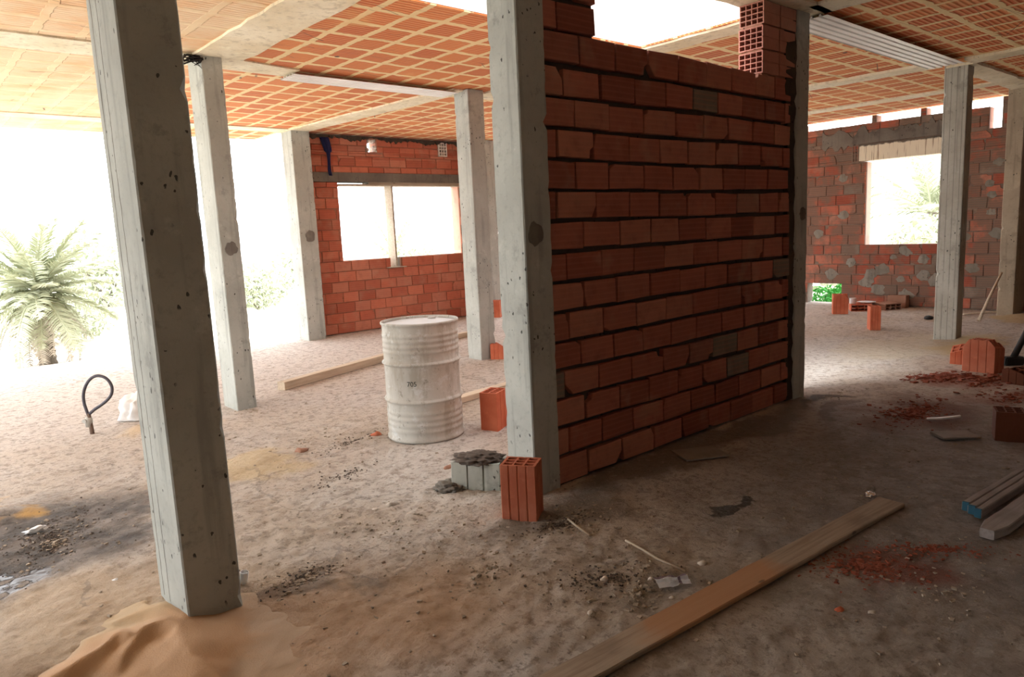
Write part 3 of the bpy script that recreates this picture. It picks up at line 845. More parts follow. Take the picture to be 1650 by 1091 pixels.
# ------------------------------------------------------------------ bricks lying about
def brick_obj(x, y, rotz, label, mat='clay', W=.2, D=.15, H=.30, nx=3, ny=2, cut=None, lie=False, zofs=0.0, tilt=0.0, grooves=(4, 3), onfloor=True):
    bm = bmesh.new()
    xf = None
    if lie: xf = Matrix.Translation((0, 0, D/2)) @ Matrix.Rotation(PI/2, 4, 'X') @ Matrix.Translation((0, 0, -H/2))
    hollow(bm, W, D, H, nx, ny, .010, grooves, .004, xf, cut)
    o = obj('hollow_brick', bm, M[mat], None, (x, y, (floor_z(x, y)-.004 if onfloor else 0)+zofs), rotz=rotz)
    if tilt: o.rotation_euler = (0, tilt, rotz)
    return tag(o, label, 'brick', 'loose hollow bricks')
brick_obj(2.405, 2.735, math.atan2(2.619-2.776, 2.365-2.265), 'upright hollow brick with open cells in front of the broad column foot', 'clay_dull', .19, .15, .305, 3, 3)
brick_obj(3.455, 4.215, math.atan2(4.108-4.233, 3.391-3.334), 'bright orange upright brick between the drum and the broad column', 'clay', .145, .2, .30, 2, 4, grooves=(1, 3))
brick_obj(5.46, 6.50, -.9, 'short broken brick at the foot of the pale column behind the drum', 'clay', .2, .15, .19, 3, 2, cut=[((.03, 0, .16), (.5, .2, .8))])
brick_obj(8.2, 9.78, -.9, 'far upright brick against the back wall beside the shadowed column', 'clay', .15, .2, .30)
brick_obj(7.69, 2.075, -1.72, 'upright brick with broken top corners beside the crushed red rubble', 'clay_dull', .28, .19, .31, 4, 3,
          cut=[((.075, 0, .31), (.75, .1, .65)), ((-.085, 0, .31), (-.8, 0, .6)), ((0, .05, .305), (0, .7, .7))])
brick_obj(7.98, 2.33, -1.4, 'ragged low brick standing behind the broken-cornered brick', 'clay', .2, .15, .19, cut=[((0, 0, .17), (-.3, -.3, .9))])
brick_obj(7.32, 1.66, -1.9, 'low broken dark brick at the right edge in front of the black hammer', 'clay_dark', .26, .2, .15, 4, 3, cut=[((0, 0, .135), (.25, -.2, .9)), ((-.06, 0, .14), (-.4, .1, .9))])
brick_obj(5.47, 1.31, -1.2, 'squat brown brick with a plain face standing alone on the right floor', 'clay_dark', .165, .17, .2, 3, 3, grooves=(1, 1))
brick_obj(11.16, 4.98, -1.05, 'upright brick with a chipped corner by the gap in the right wall', 'clay', .22, .17, .31, cut=[((.08, 0, .31), (.7, -.3, .6))])
brick_obj(9.80, 3.92, -1.0, 'upright brick in the middle of the lit floor left of the free-standing column', 'clay', .13, .2, .315, 2, 4)
lowb = brick_obj(11.70, 4.90, -1.05, 'brick lying flat under the metal can and plate', 'clay', .3, .115, .30, lie=True)
brick_obj(11.97, 4.60, -.5, 'flat brown brick lying behind the plate against the right wall', 'clay_brown', .3, .11, .30, lie=True)
brick_obj(12.3, 4.55, PI/2, 'brown brick standing on edge against the foot of the right wall', 'clay_brown', .28, .14, .2, grooves=(1, 1))

# grey cement block crusted with mortar behind the near upright brick
blk = Vector((2.575, 3.30, 0))
bm = bmesh.new(); hollow(bm, .3, .16, .17, 3, 2, .02, (3, 2), .012)
for v in bm.verts: v.co += Vector((R.uniform(-.004, .004), R.uniform(-.004, .004), R.uniform(-.003, .003)))
cb = empty('cement_block', (blk.x-.03, blk.y-.02, floor_z(blk.x, blk.y)-.004), -.95)
tag(cb, 'pale grey cement block topped with dark dirt against the broad column', 'block')
obj('block', bm, M['cement_block'], cb)
def lump(name, mat, parent, loc, sx, sy, sz, seed, sub=3, am=.35, sc=2.2, floor_cut=True):
    bm = bmesh.new(); bmesh.ops.create_icosphere(bm, subdivisions=sub, radius=1)
    for v in bm.verts:
        p = v.co.copy(); k = 1+am*mnoise.fractal(p*sc+Vector((seed*7, seed, 0)), 1, 2, 4)
        v.co = Vector((p.x*sx*k, p.y*sy*k, max(p.z*sz*k, -.004) if floor_cut else p.z*sz*k))
    return obj(name, bm, mat, parent, loc, smooth=True)
lump('dirt_crust', M['soil'], cb, (0, 0, .165), .155, .095, .05, 3, 5, .3, 3.2)
lump('mortar_spill', M['conc_dark'], cb, (-.16, -.05, 0), .10, .09, .05, 6, 5, .3, 3.0)

# ------------------------------------------------------------------ planks
def plank(a, b, w, h, label, mat, seed=0, z=None, ends=None, bow=.0, round_end=0.0, group='timber planks on the floor'):
    a = Vector(a); b = Vector(b); L = (b-a).length; rot = math.atan2(b.y-a.y, b.x-a.x); c = (a+b)/2
    rr = random.Random(seed); bm = bmesh.new(); n = 24; rings = []; ch = .004
    for i in range(n+1):
        x = -L/2+L*i/n; y0 = -w/2+rr.uniform(-.002, .002); y1 = w/2+rr.uniform(-.002, .002)
        if round_end and i == 0: y0 += round_end; y1 -= round_end
        zz = bow*math.sin(PI*i/n)
        ring = [(x, y0, zz+ch), (x, y0+ch, zz), (x, y1-ch, zz), (x, y1, zz+ch), (x, y1, zz+h-ch), (x, y1-ch, zz+h), (x, y0+ch, zz+h), (x, y0, zz+h-ch)]
        rings.append([bm.verts.new(p) for p in ring])
    for i in range(n):
        for k in range(8): bm.faces.new((rings[i][k], rings[i][(k+1) % 8], rings[i+1][(k+1) % 8], rings[i+1][k]))
    bm.faces.new(rings[0]); bm.faces.new(rings[-1])
    zf = max(floor_z(c.x+math.cos(rot)*s*L, c.y+math.sin(rot)*s*L) for s in (-.45, -.2, 0, .2, .45)) if z is None else z
    o = obj('plank', bm, M[mat], None, (c.x, c.y, zf), rotz=rot)
    if ends:
        bm = bmesh.new(); box(bm, (-L/2-.002, -w/2+.002, .001), (-L/2+.012, w/2-.002, h+.001))
        e = obj('painted_end', bm, M[ends], o); e['label'] = 'blue painted end'
    return tag(o, label, 'plank', group)
plank((3.82, 1.415), (1.0, 1.62), .135, .022, 'long brown plank lying diagonally across the right foreground', 'wood', 1)
pe = Vector((2.94, 7.02)); pd = (Vector((4.41, 7.56))-pe).normalized()
plank(pe, pe+pd*2.35, .10, .085, 'pale timber beam lying behind the drum', 'wood_pale', 2)
plank((3.3, 5.02), (4.6, 5.18), .10, .055, 'short pale batten between the drum and the orange brick', 'wood_pale', 3)
plank((5.6, 8.2), (6.9, 8.42), .10, .07, 'distant batten half hidden behind the pale column', 'wood_pale', 4)
d_ = Vector((4.77, 1.054))-Vector((3.95, 1.12))
dd = d_.normalized(); nn_ = Vector((-dd.y, dd.x))
s0 = Vector((3.95, 1.105))
for k, (off, lab) in enumerate(((0.0, 'leftmost of three narrow blue-ended planks bundled at the right edge'),
                                (-.037, 'middle of three narrow blue-ended planks bundled at the right edge'),
                                (-.074, 'rightmost of three narrow blue-ended planks, next to the wide grey plank'))):
    a = s0 + nn_*off - dd*(.01+.025*k)
    plank(a, a+dd*2.6, .034, .045, lab, 'wood_grey', 5+k, ends='blue_paint', z=.0)
a = Vector((3.655, .935))
plank(a, a+dd*2.6, .10, .045, 'wide grey plank with a rounded end lying in front of the blue-ended planks', 'wood_grey', 9, round_end=.02, z=.0)

# ------------------------------------------------------------------ cable loop, sack, small litter
lp = Vector((1.14, 6.70, 0)); lz = floor_z(1.14, 6.7)
loop = empty('cable_loop', (lp.x, lp.y, lz-.01)); tag(loop, 'dark cable loop on a short rusty stub in the floor at the left', 'cable loop')
# loop lies in the plane facing the camera: local axes e (right) and z
e = Vector((.749, -.661, 0)).normalized()
def L2(r, z): return (e.x*r, e.y*r, z)
pts2 = [(0.0, .17), (-.012, .22), (-.022, .28), (-.018, .35), (.01, .42), (.055, .475), (.11, .50), (.165, .49), (.205, .455), (.225, .40), (.215, .345), (.18, .30), (.12, .255), (.06, .22), (.012, .185)]
fine = []
for i in range(len(pts2)-1):
    p0 = pts2[max(i-1, 0)]; p1 = pts2[i]; p2 = pts2[i+1]; p3 = pts2[min(i+2, len(pts2)-1)]
    for q in range(5):
        t_ = q/5
        fine.append(tuple(.5*((2*p1[c]) + (-p0[c]+p2[c])*t_ + (2*p0[c]-5*p1[c]+4*p2[c]-p3[c])*t_*t_ + (-p0[c]+3*p1[c]-3*p2[c]+p3[c])*t_**3) for c in (0, 1)))
fine.append(pts2[-1])
bm = bmesh.new(); tube(bm, [L2(r, z) for r, z in fine], .0125, 10); obj('loop', bm, M['steel_dark'], loop)
bm = bmesh.new(); tube(bm, [L2(.012, -.03), L2(.01, .06), L2(.004, .19)], [.019, .017, .014], 10); obj('stub', bm, M['rust'], loop)
bm = bmesh.new(); tube(bm, [L2(-.008, .075), L2(-.004, .13), L2(0, .155)], [.026, .031, .024], 10); 
xf = Matrix.Translation(Vector(L2(-.02, .13))-Vector((.649, .746, 0))*.03)
bmesh.ops.create_cone(bm, cap_ends=True, segments=14, radius1=.017, radius2=.017, depth=.02, matrix=xf @ Matrix.Rotation(yaw, 4, 'Z') @ Matrix.Rotation(PI/2, 4, 'Y'))
obj('clamp', bm, M['galv'], loop)
o = lump('sack', M['sack'], None, (1.62, 7.0, 0), .20, .17, .24, 4, 4, .3, 1.6); tag(o, 'crumpled white sack partly hidden behind the nearest column', 'sack')

# crumpled packet
bm = bmesh.new(); rr = random.Random(9); n = 12; k_ = 6; g = []
for i in range(n+1):
    row = []
    for k in range(k_+1):
        x = -.072+.144*i/n; y = -.034+.068*k/k_
        if x > .02: y *= 1-.5*max(0, .035-abs(x-.02))/.035; 
        z = .016+.22*(y+.034)+.008*mnoise.noise(Vector((x*40, y*55, 2)))+(.006 if k in (2, 4) else 0)
        row.append(bm.verts.new((x, y, z)))
    g.append(row)
for i in range(n):
    for k in range(k_):
        f = bm.faces.new((g[i][k], g[i+1][k], g[i+1][k+1], g[i][k+1])); f.material_index = 1 if (k >= k_-1 or i == 8) else 0
bmesh.ops.solidify(bm, geom=bm.faces[:], thickness=.006)
o = obj('crumpled_packet', bm, [M['lilac'], M['packet_print']], None, (2.335, 1.72, floor_z(2.335, 1.72)), rotz=-.55)
tag(o, 'crumpled white packet lying on the earth left of the long plank', 'litter')
bm = bmesh.new(); bmesh.ops.create_icosphere(bm, subdivisions=3, radius=.026)
for v in bm.verts: v.co *= 1+.5*mnoise.noise(v.co*90); v.co.z = max(v.co.z*.6+.012, 0)
o = obj('foil_scrap', bm, M['foil'], None, (3.86, 1.535, floor_z(3.86, 1.535))); tag(o, 'small shiny crumpled foil scrap beyond the end of the long plank', 'litter')
bm = bmesh.new(); lathe(bm, [(.014, 0), (.017, .02), (.019, .055), (.016, .055), (.013, .01)], 16, capt=False)
o = obj('plastic_cup', bm, M['white'], None, (1.035, 3.09, floor_z(1.035, 3.09))); o.rotation_euler = (.12, .1, 0)
tag(o, 'tiny whitish plastic cup beside the foot of the nearest column', 'cup')
bm = bmesh.new()
pts = [(-.13, -.02), (-.05, -.028), (.04, -.018), (.13, .012), (.135, .03), (.03, .012), (-.06, .0), (-.13, .005)]
lo = [bm.verts.new((x, y, 0)) for x, y in pts]; hi = [bm.verts.new((x, y, .012)) for x, y in pts]
bm.faces.new(lo); bm.faces.new(hi)
for i in range(8): bm.faces.new((lo[i], lo[(i+1) % 8], hi[(i+1) % 8], hi[i]))
o = obj('plastic_strip', bm, M['white'], None, (5.69, 1.76, .0), rotz=-.7); tag(o, 'curved white strip lying in the brick dust on the right floor', 'litter')
bm = bmesh.new()
for i in range(1): box(bm, (-.12, -.08, 0), (.12, .08, .012))
bmesh.ops.subdivide_edges(bm, edges=bm.edges[:], cuts=3)
for v in bm.verts: v.co += Vector((R.uniform(-.006, .006), R.uniform(-.006, .006), 0))
o = obj('flat_tile', bm, M['tile'], None, (5.28, 1.565, .0), rotz=-.75); tag(o, 'flat grey slab fragment lying left of the squat brown brick', 'slab')
bm = bmesh.new(); box(bm, (-.15, -.11, 0), (.15, .11, .01))
o = obj('thin_board', bm, M['tile'], None, (3.87, 2.62, -.002), rotz=-.5); tag(o, 'thin square board lying near the foot of the brick partition', 'board')
# white rag on the wet patch
o = lump('rag', M['white'], None, (*G(58, 855)[:2], 0), .05, .022, .018, 8, 3, .9, 3); tag(o, 'small white rag on the dark wet patch at the left', 'litter')
o = lump('dark_stone', M['black'], None, (*G(1497, 513)[:2], 0), .09, .06, .045, 2, 2); tag(o, 'black lump on the floor left of the free-standing column', 'stone')
# pale twigs
for pts_px, lab in ((((915, 838), (932, 850), (950, 862)), 'short pale twig at the left of the brown earth by the upright brick'),
                    (((1008, 871), (1036, 884), (1060, 898), (1104, 915)), 'long pale twig on the brown earth above the white packet')):
    ps = [G(*q) for q in pts_px]; bm = bmesh.new()
    c = ps[0]; tube(bm, [(p.x-c.x, p.y-c.y, floor_z(p.x, p.y)+.006) for p in ps], .006, 6)
    o = obj('twig', bm, M['twig'], None, (c.x, c.y, 0)); tag(o, lab, 'twig')
# stones one can point to
for (px, py, s, mt, lab) in ((1131, 902, .024, 'stone_pale', 'pale stone right of the white packet, above the long plank'),
        (974, 930, .022, 'stone_pale', 'pale stone left of the white packet in the foreground'),
        (1049, 929, .014, 'stone_pale', 'tiny pale stone touching the left side of the packet'),
        (953, 985, .02, 'stone', 'brown stone in the near foreground, left of the long plank'),
        (604, 817, .02, 'stone_pale', 'light grey stone on the open floor below the drum'),
        (632, 808, .032, 'stone', 'dark clod on the open floor below the drum'),
        (1083, 957, .014, 'stone', 'small brown stone just below the white packet'),
        (1352, 978, .022, 'clay', 'reddish brick chip right of the long plank, near the bottom'),
        (1405, 981, .018, 'stone', 'grey pebble beside the reddish brick chip'),
        (722, 750, .035, 'clay_brown', 'flat brown brick flake on the floor below the drum'),
        (607, 699, .045, 'clay_dull', 'small broken brick piece left of the foot of the drum'),
        (487, 725, .05, 'clay_brown', 'thin brick flake on the sandy floor left of the drum'),
        (185, 930, .014, 'white', 'small white pebble on the sand left of the nearest column')):
    p = G(px, py)
    o = lump('stone', M[mt], None, (p.x, p.y, floor_z(p.x, p.y)-.003), s, s*.8, s*.6, px % 17, 2, .5, 1.4); tag(o, lab, 'stone', 'stones on the floor')

# ------------------------------------------------------------------ sand, rubble, gravel (uncountable)
cones = [(*G(232, 1030)[:2], .085, .62), (*G(150, 1052)[:2], .05, .5), (*G(75, 1075)[:2], .07, .6), (*G(300, 1062)[:2], .06, .42), (*G(420, 1080)[:2], .05, .22), (*G(262, 980)[:2], .05, .30), (*G(130, 1100)[:2], .07, .5), (*G(330, 1012)[:2], .035, .2)]
sx = np.arange(-.25, 1.5, .0125); sy = np.arange(1.75, 3.35, .0125)
SX, SY = np.meshgrid(sx, sy, indexing='ij')
WXn = SX+.07*vnoise(SX, SY, 5, 31)+.03*vnoise(SX, SY, 13, 32); WYn = SY+.07*vnoise(SX, SY, 5, 33)+.03*vnoise(SX, SY, 13, 34)
SZ = np.full_like(SX, -.02)
def ridge(pp, h0, h1, sl, sl2):
    global SZ
    P2 = [G(*q)[:2] for q in pp]
    for k in range(len(P2)-1):
        (ax, ay), (bx, by) = P2[k], P2[k+1]; dx, dy = bx-ax, by-ay; LL = dx*dx+dy*dy
        tt = np.clip(((WXn-ax)*dx+(WYn-ay)*dy)/LL, 0, 1); ex = WXn-ax-tt*dx; ey = WYn-ay-tt*dy
        side = np.where(ex*dy-ey*dx > 0, sl, sl2); f0 = k/(len(P2)-1); f1 = (k+1)/(len(P2)-1)
        SZ = np.maximum(SZ, h0+(h1-h0)*(f0+(f1-f0)*tt)-side*np.hypot(ex, ey))
ridge([(95, 1100), (150, 1062), (180, 1040), (205, 1045)], .05, .06, .6, .35)
ridge([(215, 1060), (235, 1030), (262, 1022), (285, 1030), (300, 1062)], .055, .07, .65, .3)
ridge([(300, 1010), (262, 985), (225, 990)], .055, .02, .4, .25)
ridge([(330, 1085), (300, 1060)], .05, .06, .45, .2)
ridge([(420, 1075), (370, 1035), (330, 1028)], .004, .035, .13, .16)
dh = np.hypot((SX-.45)/.8, (SY-2.72)/.5)+.25*vnoise(SX, SY, 4, 37)
SZ = np.maximum(SZ, -.004-.04*dh)
SZ += .006*vnoise(SX, SY, 9, 35)+.003*vnoise(SX, SY, 25, 36)
for _ in range(1):
    P_ = np.pad(SZ, 1, mode='edge'); SZ = (P_[:-2, 1:-1]+P_[2:, 1:-1]+P_[1:-1, :-2]+P_[1:-1, 2:]+4*P_[1:-1, 1:-1])/8
a_, b_ = SX.shape; si = np.arange(a_*b_).reshape(a_, b_)
keep = (SZ[:-1, :-1] > -.017) | (SZ[1:, 1:] > -.017)
sf = np.stack([si[:-1, :-1], si[1:, :-1], si[1:, 1:], si[:-1, 1:]], -1)[keep]
used = np.unique(sf); remap = -np.ones(a_*b_, int); remap[used] = np.arange(len(used))
sv = np.stack([SX, SY, SZ], -1).reshape(-1, 3)[used]
org = np.array([.55, 2.8, 0.0]); sv = sv-org
me = bpy.data.meshes.new('sand_heap'); me.from_pydata(sv.tolist(), [], remap[sf].tolist()); me.update()
me.polygons.foreach_set('use_smooth', [True]*len(me.polygons)); me.materials.append(M['sand'])
o = bpy.data.objects.new('sand_heap', me); COL.objects.link(o); o.location = org.tolist()
tag(o, 'heap of orange sand banked around the foot of the nearest column', 'sand', kind='stuff')

def shards(name, spots, n, mat, label, cat, smin, smax, seed, flat=.5, spread=1.0):
    rr = random.Random(seed); bm = bmesh.new()
    tot = sum(s[4] for s in spots)
    for (cx, cy, rx, ry, wgt, rot) in spots:
        for _ in range(int(n*wgt/tot)):
            a = rr.random()*2*PI; r_ = abs(rr.gauss(0, .5)); 
            u_, v_ = r_*math.cos(a)*rx, r_*math.sin(a)*ry
            x = cx+u_*math.cos(rot)-v_*math.sin(rot); y = cy+u_*math.sin(rot)+v_*math.cos(rot)
            if not (X0+.1 < x < X1-.4 and Y0+.4 < y < Y1-.1): continue
            s = smin+(smax-smin)*rr.random()**2.5
            z = floor_z(x, y)+s*.15
            mt_ = Matrix.Translation((x, y, z)) @ Matrix.Rotation(rr.random()*6.28, 4, 'Z') @ Matrix.Rotation(rr.uniform(-.5, .5), 4, 'X') @ Matrix.Diagonal((s, s*rr.uniform(.4, .9), s*flat*rr.uniform(.4, 1), 1))
            vs = [bm.verts.new(mt_ @ Vector((sx_*rr.uniform(.45, 1), sy_*rr.uniform(.45, 1), sz_*rr.uniform(.45, 1)))) for sx_ in (-1, 1) for sy_ in (-1, 1) for sz_ in (-1, 1)]
            for f in ((0,1,3,2), (4,6,7,5), (0,4,5,1), (2,3,7,6), (0,2,6,4), (1,5,7,3)): bm.faces.new([vs[i] for i in f])
    o = obj(name, bm, M[mat]); tag(o, label, cat, kind='stuff'); return o
shards('brick_rubble', [(3.05, 1.22, .30, .22, 5, -.8), (3.4, 1.06, .34, .09, 2.5, -.9)], 1500, 'rubble', 'crushed red brick scattered between the long plank and the wide grey plank', 'rubble', .0025, .013, 41, .4)
shards('brick_rubble', [(7.2, 2.25, .4, .22, 4, -.5), (7.3, 1.95, .5, .25, 2, 0)], 800, 'rubble', 'crushed red brick heap in front of the broken-cornered brick', 'rubble', .006, .035, 42, .4)
shards('brick_rubble', [(5.8, 2.0, .55, .22, 4, .1)], 700, 'rubble', 'dark red brick crumbs around the white strip on the right floor', 'rubble', .005, .022, 43, .4)
shards('brick_rubble', [(6.7, 1.6, .4, .3, 2, 0)], 200, 'rubble', 'brick crumbs in front of the low dark brick at the right edge', 'rubble', .005, .025, 48, .4)
shards('gravel', [(1.9, 2.4, 2.0, 1.6, 6, 0), (2.2, 1.8, .5, .3, 3, .4), (2.55, 2.5, .35, .2, 2, 0), (1.25, 2.95, .3, .14, 2, .2), (1.9, 3.2, .9, .5, 2, 0), (.5, 4.3, .5, .6, 3, 0),
                  (4.5, 1.6, 2, 1.0, 2, 0), (2.2, 5.0, 1.4, 1.2, 2, 0), (2.4, 6.35, .4, .2, 1, 0), (5.4, 6.4, .5, .2, 1, 0), (6.0, 2.7, .6, .2, 1, 0), (3.0, .9, 1.2, .8, 2, 0)], 2600, 'gravel', 'loose grit and small stones strewn over the earth floor', 'gravel', .0025, .013, 44, .7)
shards('soil_crumbs', [(2.2, 1.95, .35, .18, 4, -.6), (2.45, 2.5, .3, .12, 3, -.3), (1.25, 2.95, .22, .1, 3, .2), (.5, 4.4, .35, .6, 9, -.4), (2.1, 4.1, .35, .12, 2, .3), (2.5, 4.75, .5, .1, 2, .3)], 2600, 'soil', 'dark crumbled soil in patches on the floor', 'soil', .002, .008, 45, .7)

# ------------------------------------------------------------------ far right: can, plate, sticks, tool
cx, cy = 11.63, 4.99; cz = floor_z(11.70, 4.9)+.109
bm = bmesh.new(); lathe(bm, [(.045, 0), (.047, .005), (.047, .08), (.052, .088), (.047, .088), (.042, .01)], 20, capt=False)
o = obj('metal_can', bm, M['white'], None, (cx, cy, cz)); tag(o, 'small shiny metal can standing on the brick by the right wall', 'can')
bm = bmesh.new(); lathe(bm, [(.06, 0), (.09, .004), (.135, .018), (.138, .02), (.09, .009), (.01, .005)], 28, capt=False)
o = obj('plate', bm, M['white'], None, (11.79, 4.84, cz+.003)); tag(o, 'white plate lying on the brick by the right wall', 'plate')
pa = G(1577, 517); 
bm = bmesh.new(); q0 = Vector((0, 0, .012)); q1 = Vector((11.745-pa.x, 3.0-pa.y, .62)); tube(bm, [q0, q0.lerp(q1, .5)+Vector((.01, .01, 0)), q1], [.022, .019, .016], 8)
o = obj('leaning_stick', bm, M['wood_pale'], None, (pa.x, pa.y, floor_z(pa.x, pa.y))); tag(o, 'pale stick leaning against the yellowish far column', 'stick')
pb = G(1552, 507)
bm = bmesh.new(); tube(bm, [(0, 0, .015), (.45, -.35, .03), (.9, -.62, .06)], .013, 6)
o = obj('lying_stick', bm, M['wood_pale'], None, (pb.x, pb.y, floor_z(pb.x, pb.y))); tag(o, 'thin stick lying on the floor behind the leaning stick', 'stick')
tp = Vector((8.15, 1.95, floor_z(8.15, 1.95)))
tool = empty('sledgehammer', tp); tag(tool, 'black long-handled hammer with its head on the floor at the right edge', 'hammer')
ev = Vector((.749, -.661, 0)).normalized(); dv = Vector((.65, .746, 0)).normalized()
bm = bmesh.new(); box(bm, (-.095, -.045, .0), (.095, .045, .085)); bmesh.ops.bevel(bm, geom=bm.edges[:], offset=.012, segments=2, affect='EDGES')
obj('head', bm, M['black'], tool, rotz=math.atan2(ev.y, ev.x))
bm = bmesh.new(); h0 = Vector((0, 0, .06)); h1 = ev*.32+dv*.1+Vector((0, 0, .60)); tube(bm, [h0, h0.lerp(h1, .5), h1], [.03, .026, .022], 10)
obj('handle', bm, M['black'], tool)
bm = bmesh.new(); c_ = h0.lerp(h1, .62); dd_ = (h1-h0).normalized(); tube(bm, [c_-dd_*.02, c_+dd_*.02], .028, 10); b_ = obj('band', bm, M['galv'], tool); b_['label'] = 'pale band round the handle'

# blue cloth hanging from the back wall
bm = bmesh.new(); prevr = None; n = 22
for i in range(n+1):
    s = i/n; x = 5.36+.03*math.sin(s*5)+.09*s**1.6; z = HC-.06-.58*s; y = YB-.03-.03*math.sin(s*PI); w = (.075 if s < .4 else .04)*(1-.35*s)
    row = [bm.verts.new((x-w+2*w*k/5-5.36, y-YB+.016*math.sin(k*2.3+s*6), z-HC)) for k in range(6)]
    if prevr:
        for k in range(5): bm.faces.new((prevr[k], prevr[k+1], row[k+1], row[k])).smooth = True
    prevr = row
bmesh.ops.solidify(bm, geom=bm.faces[:], thickness=.008)
o = obj('blue_rag', bm, M['blue'], None, (5.36, YB, HC)); tag(o, 'dark blue rag hanging high at the left end of the red back wall', 'rag')
bm = bmesh.new(); rr = random.Random(6)
for k in range(26):
    a = rr.random()*6.28; p0 = Vector((0, 0, 0)); tube(bm, [p0, Vector((-.05+rr.uniform(-.09, .05), rr.uniform(-.04, .04), -.02+rr.uniform(-.03, .03))), Vector((-.1+rr.uniform(-.12, .1), rr.uniform(-.05, .05), -.05+rr.uniform(-.05, .05)))], [.012, .008, .002], 4)
o = obj('straw_tuft', bm, M['black'], None, (2.295, 6.49, HC-.03)); tag(o, 'dark tuft of straw wedged at the top of the slim second column', 'straw')

# ------------------------------------------------------------------ outside: palms, shrubs
def frond_mesh(L, droop, seed, wid=.13, nl=46):
    rr = random.Random(seed); bm = bmesh.new(); pts = []
    for i in range(13):
        s = i/12; pts.append(Vector((L*s*(1-.18*droop*s), 0, L*(.08*s-(.10+droop)*s*s))))
    tube(bm, pts, [.018*(1-.85*i/12) for i in range(13)], 5)
    for i in range(nl):
        s = .12+.87*i/nl; k = s*12; a = int(min(k, 11)); p = pts[a].lerp(pts[a+1], k-a); d = (pts[a+1]-pts[a]).normalized()
        ll = wid*(1.6*math.sin(PI*min(1, s*.9+.1))**.6+.25)*rr.uniform(.85, 1.1)
        for sd in (-1, 1):
            tip = p+d*ll*.65+Vector((0, sd*ll*.75, -ll*.15+rr.uniform(-.03, .06)))
            wv = d*.008
            mid = p.lerp(tip, .5)+Vector((0, 0, .02))
            v = [bm.verts.new(q) for q in (p-wv, p+wv, mid+wv*.9, tip, mid-wv*.9)]
            bm.faces.new(v)
    me = bpy.data.meshes.new('frond'); bm.to_mesh(me); bm.free(); return me
FR = [frond_mesh(1.0, d, i) for i, d in enumerate((.05, .15, .25, .4))]
FRD = [frond_mesh(1.0, .5, 9, .10)]
for me in FR: me.materials.append(M['frond'])
for me in FRD: me.materials.append(M['frond_dry'])
def palm(x, y, z, trunk_h, trunk_r, L, n, label, dry=12, seed=1):
    rr = random.Random(seed)
    o = empty('palm_tree', (x, y, z)); tag(o, label, 'palm tree', 'date palms outside')
    bm = bmesh.new(); prof = []
    for i in range(26):
        s = i/25; prof.append((trunk_r*(1-.2*s)*(1+.12*(i % 2)), trunk_h*s))
    lathe(bm, prof, 14); obj('trunk', bm, M['cork'], o)
    for i in range(n):
        el = 2.15*(i/n)**.85; me = FR[min(3, int(rr.random()*1.4+2.4*i/n))]
        f = bpy.data.objects.new('frond', me); COL.objects.link(f); f.parent = o
        f.location = (0, 0, trunk_h-.03); s = L*rr.uniform(.8, 1.1)
        f.rotation_euler = (rr.uniform(-.3, .3), -1.35+el+rr.uniform(-.12, .12), i*2.399+rr.uniform(-.2, .2)); f.scale = (s, s, s)
    for i in range(dry):
        f = bpy.data.objects.new('dry_frond', FRD[0]); COL.objects.link(f); f.parent = o; s = L*rr.uniform(.7, .95)
        f.location = (0, 0, trunk_h-.12); f.rotation_euler = (rr.uniform(-.3, .3), .35+rr.uniform(0, .45), i*2.399+.7); f.scale = (s, s, s)
        f['label'] = 'dry hanging frond'
    return o
palm(1.95, 14.3, -.42, 1.3, .13, 1.36, 56, 'bushy date palm just beyond the open floor edge at the left', dry=16, seed=3)
palm(15.6, 6.9, -.42, .35, .14, 2.2, 11, 'palm with a tall frond just outside the right window', dry=0, seed=8)
palm(27.0, 9.0, -.42, 1.9, .2, 2.6, 26, 'distant palm seen through the right window', dry=4, seed=12)
palm(19.5, 31.0, -.42, .7, .2, 2.2, 22, 'distant palm seen through the right half of the wide window', dry=4, seed=14)
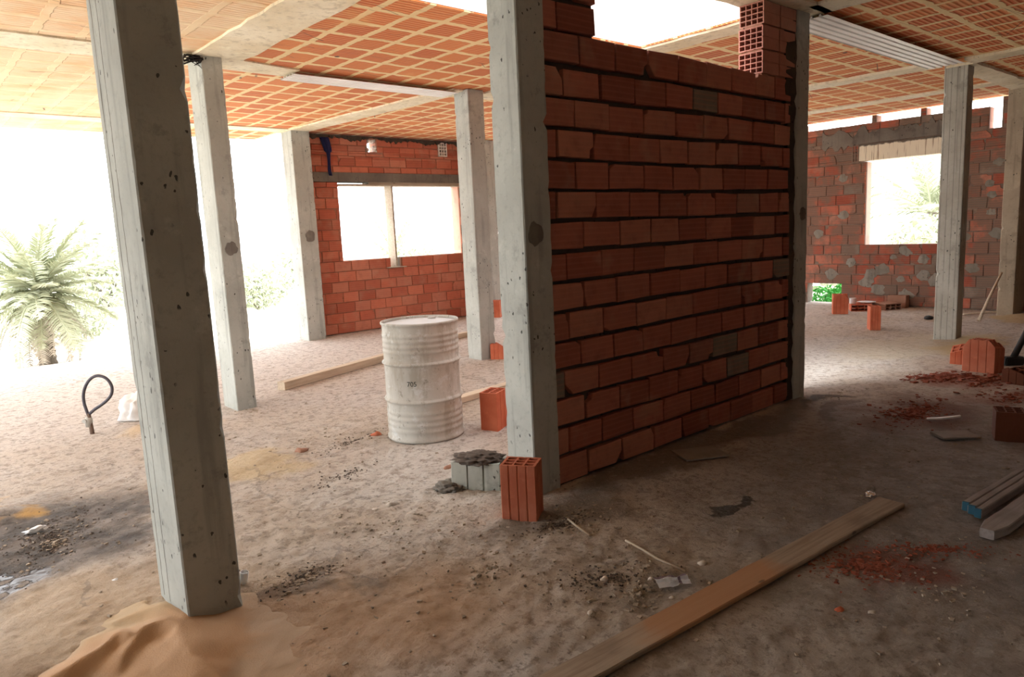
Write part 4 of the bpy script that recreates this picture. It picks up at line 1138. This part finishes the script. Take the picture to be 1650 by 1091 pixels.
def shrub(x, y, z, rx, rz, n, leaf, label, mat, seed, name='shrub'):
    rr = random.Random(seed); o = empty(name, (x, y, z)); tag(o, label, 'shrub', 'shrubs outside' if name == 'shrub' else None)
    bm = bmesh.new()
    for _ in range(n):
        u_ = Vector((rr.gauss(0, 1), rr.gauss(0, 1), rr.gauss(0, 1))).normalized()*rr.random()**.35
        p = Vector((u_.x*rx, u_.y*rx, rz+u_.z*rz)); lump_ = 1+.25*mnoise.noise(p*1.5/rx+Vector((seed, 0, 0))); p = Vector((p.x*lump_, p.y*lump_, p.z*lump_))
        a = Vector((rr.gauss(0, 1), rr.gauss(0, 1), rr.gauss(0, 1))).normalized(); b = a.cross(Vector((rr.gauss(0, 1), rr.gauss(0, 1), rr.gauss(0, 1)))).normalized(); s = leaf*rr.uniform(.6, 1.3)
        v = [bm.verts.new(p+q) for q in (-a*s, b*s*.4, a*s, -b*s*.4)]; bm.faces.new(v)
    obj('foliage', bm, M[mat], o, normals=False)
    bm = bmesh.new()
    for k in range(5): tube(bm, [(0, 0, 0), (rr.uniform(-.3, .3)*rx, rr.uniform(-.3, .3)*rx, rz*.7), (rr.uniform(-.6, .6)*rx, rr.uniform(-.6, .6)*rx, rz*1.4)], [.03*rx, .02*rx, .01*rx], 5)
    obj('stem', bm, M['cork'], o)
    return o
shrub(8.1, 20.5, -.42, 1.0, .62, 1500, .09, 'pale round shrub in the sun between the second and third columns', 'leaf_pale', 1)
shrub(5.6, 27, -.42, 1.7, 1.2, 1600, .14, 'far pale shrub between the bushy palm and the nearest column', 'leaf_pale', 2)
shrub(3.0, 18.0, -.42, .9, .4, 900, .09, 'low pale shrub at the foot of the bushy palm', 'leaf_pale', 3)
shrub(11.6, 24, -.42, 1.6, .8, 1400, .13, 'pale shrub low in the left half of the wide window', 'leaf_pale', 4)
shrub(15.8, 24, -.42, 1.3, .8, 1200, .12, 'pale shrub behind the prop of the wide window', 'leaf_pale', 5)
shrub(22, 7.2, -.42, 1.5, .9, 1200, .13, 'pale shrub low in the right window', 'leaf_pale', 6)
shrub(13.25, 6.05, -.40, .38, .34, 1100, .05, 'vivid green plant seen through the gap at the foot of the right wall', 'leaf_green', 7, name='green_plant')

# ------------------------------------------------------------------ light: bright hazy sky
w = bpy.data.worlds.new('sky'); SC.world = w; w.use_nodes = True
nt = w.node_tree; nt.nodes.clear()
out = nt.nodes.new('ShaderNodeOutputWorld'); bg = nt.nodes.new('ShaderNodeBackground')
bg.inputs[0].default_value = (.95, .98, 1.0, 1); bg.inputs[1].default_value = 6.0
nt.links.new(bg.outputs[0], out.inputs[0])
sl = bpy.data.lights.new('hazy_sun', 'SUN'); so = bpy.data.objects.new('hazy_sun', sl); COL.objects.link(so)
sl.energy = 6.5; sl.angle = math.radians(24); sl.color = (1.0, .985, .96)
so.rotation_euler = Vector((2.2, -.58, -3.1)).to_track_quat('-Z', 'Y').to_euler(); so.location = (-6, 5, 12)
SC.view_settings.view_transform = 'Standard'; SC.view_settings.look = 'None'
SC.view_settings.exposure = 0.0; SC.view_settings.gamma = 1.0; SC.view_settings.use_curve_mapping = False
SC.cycles.max_bounces = 12; SC.cycles.diffuse_bounces = 6
SC.cycles.use_denoising = True
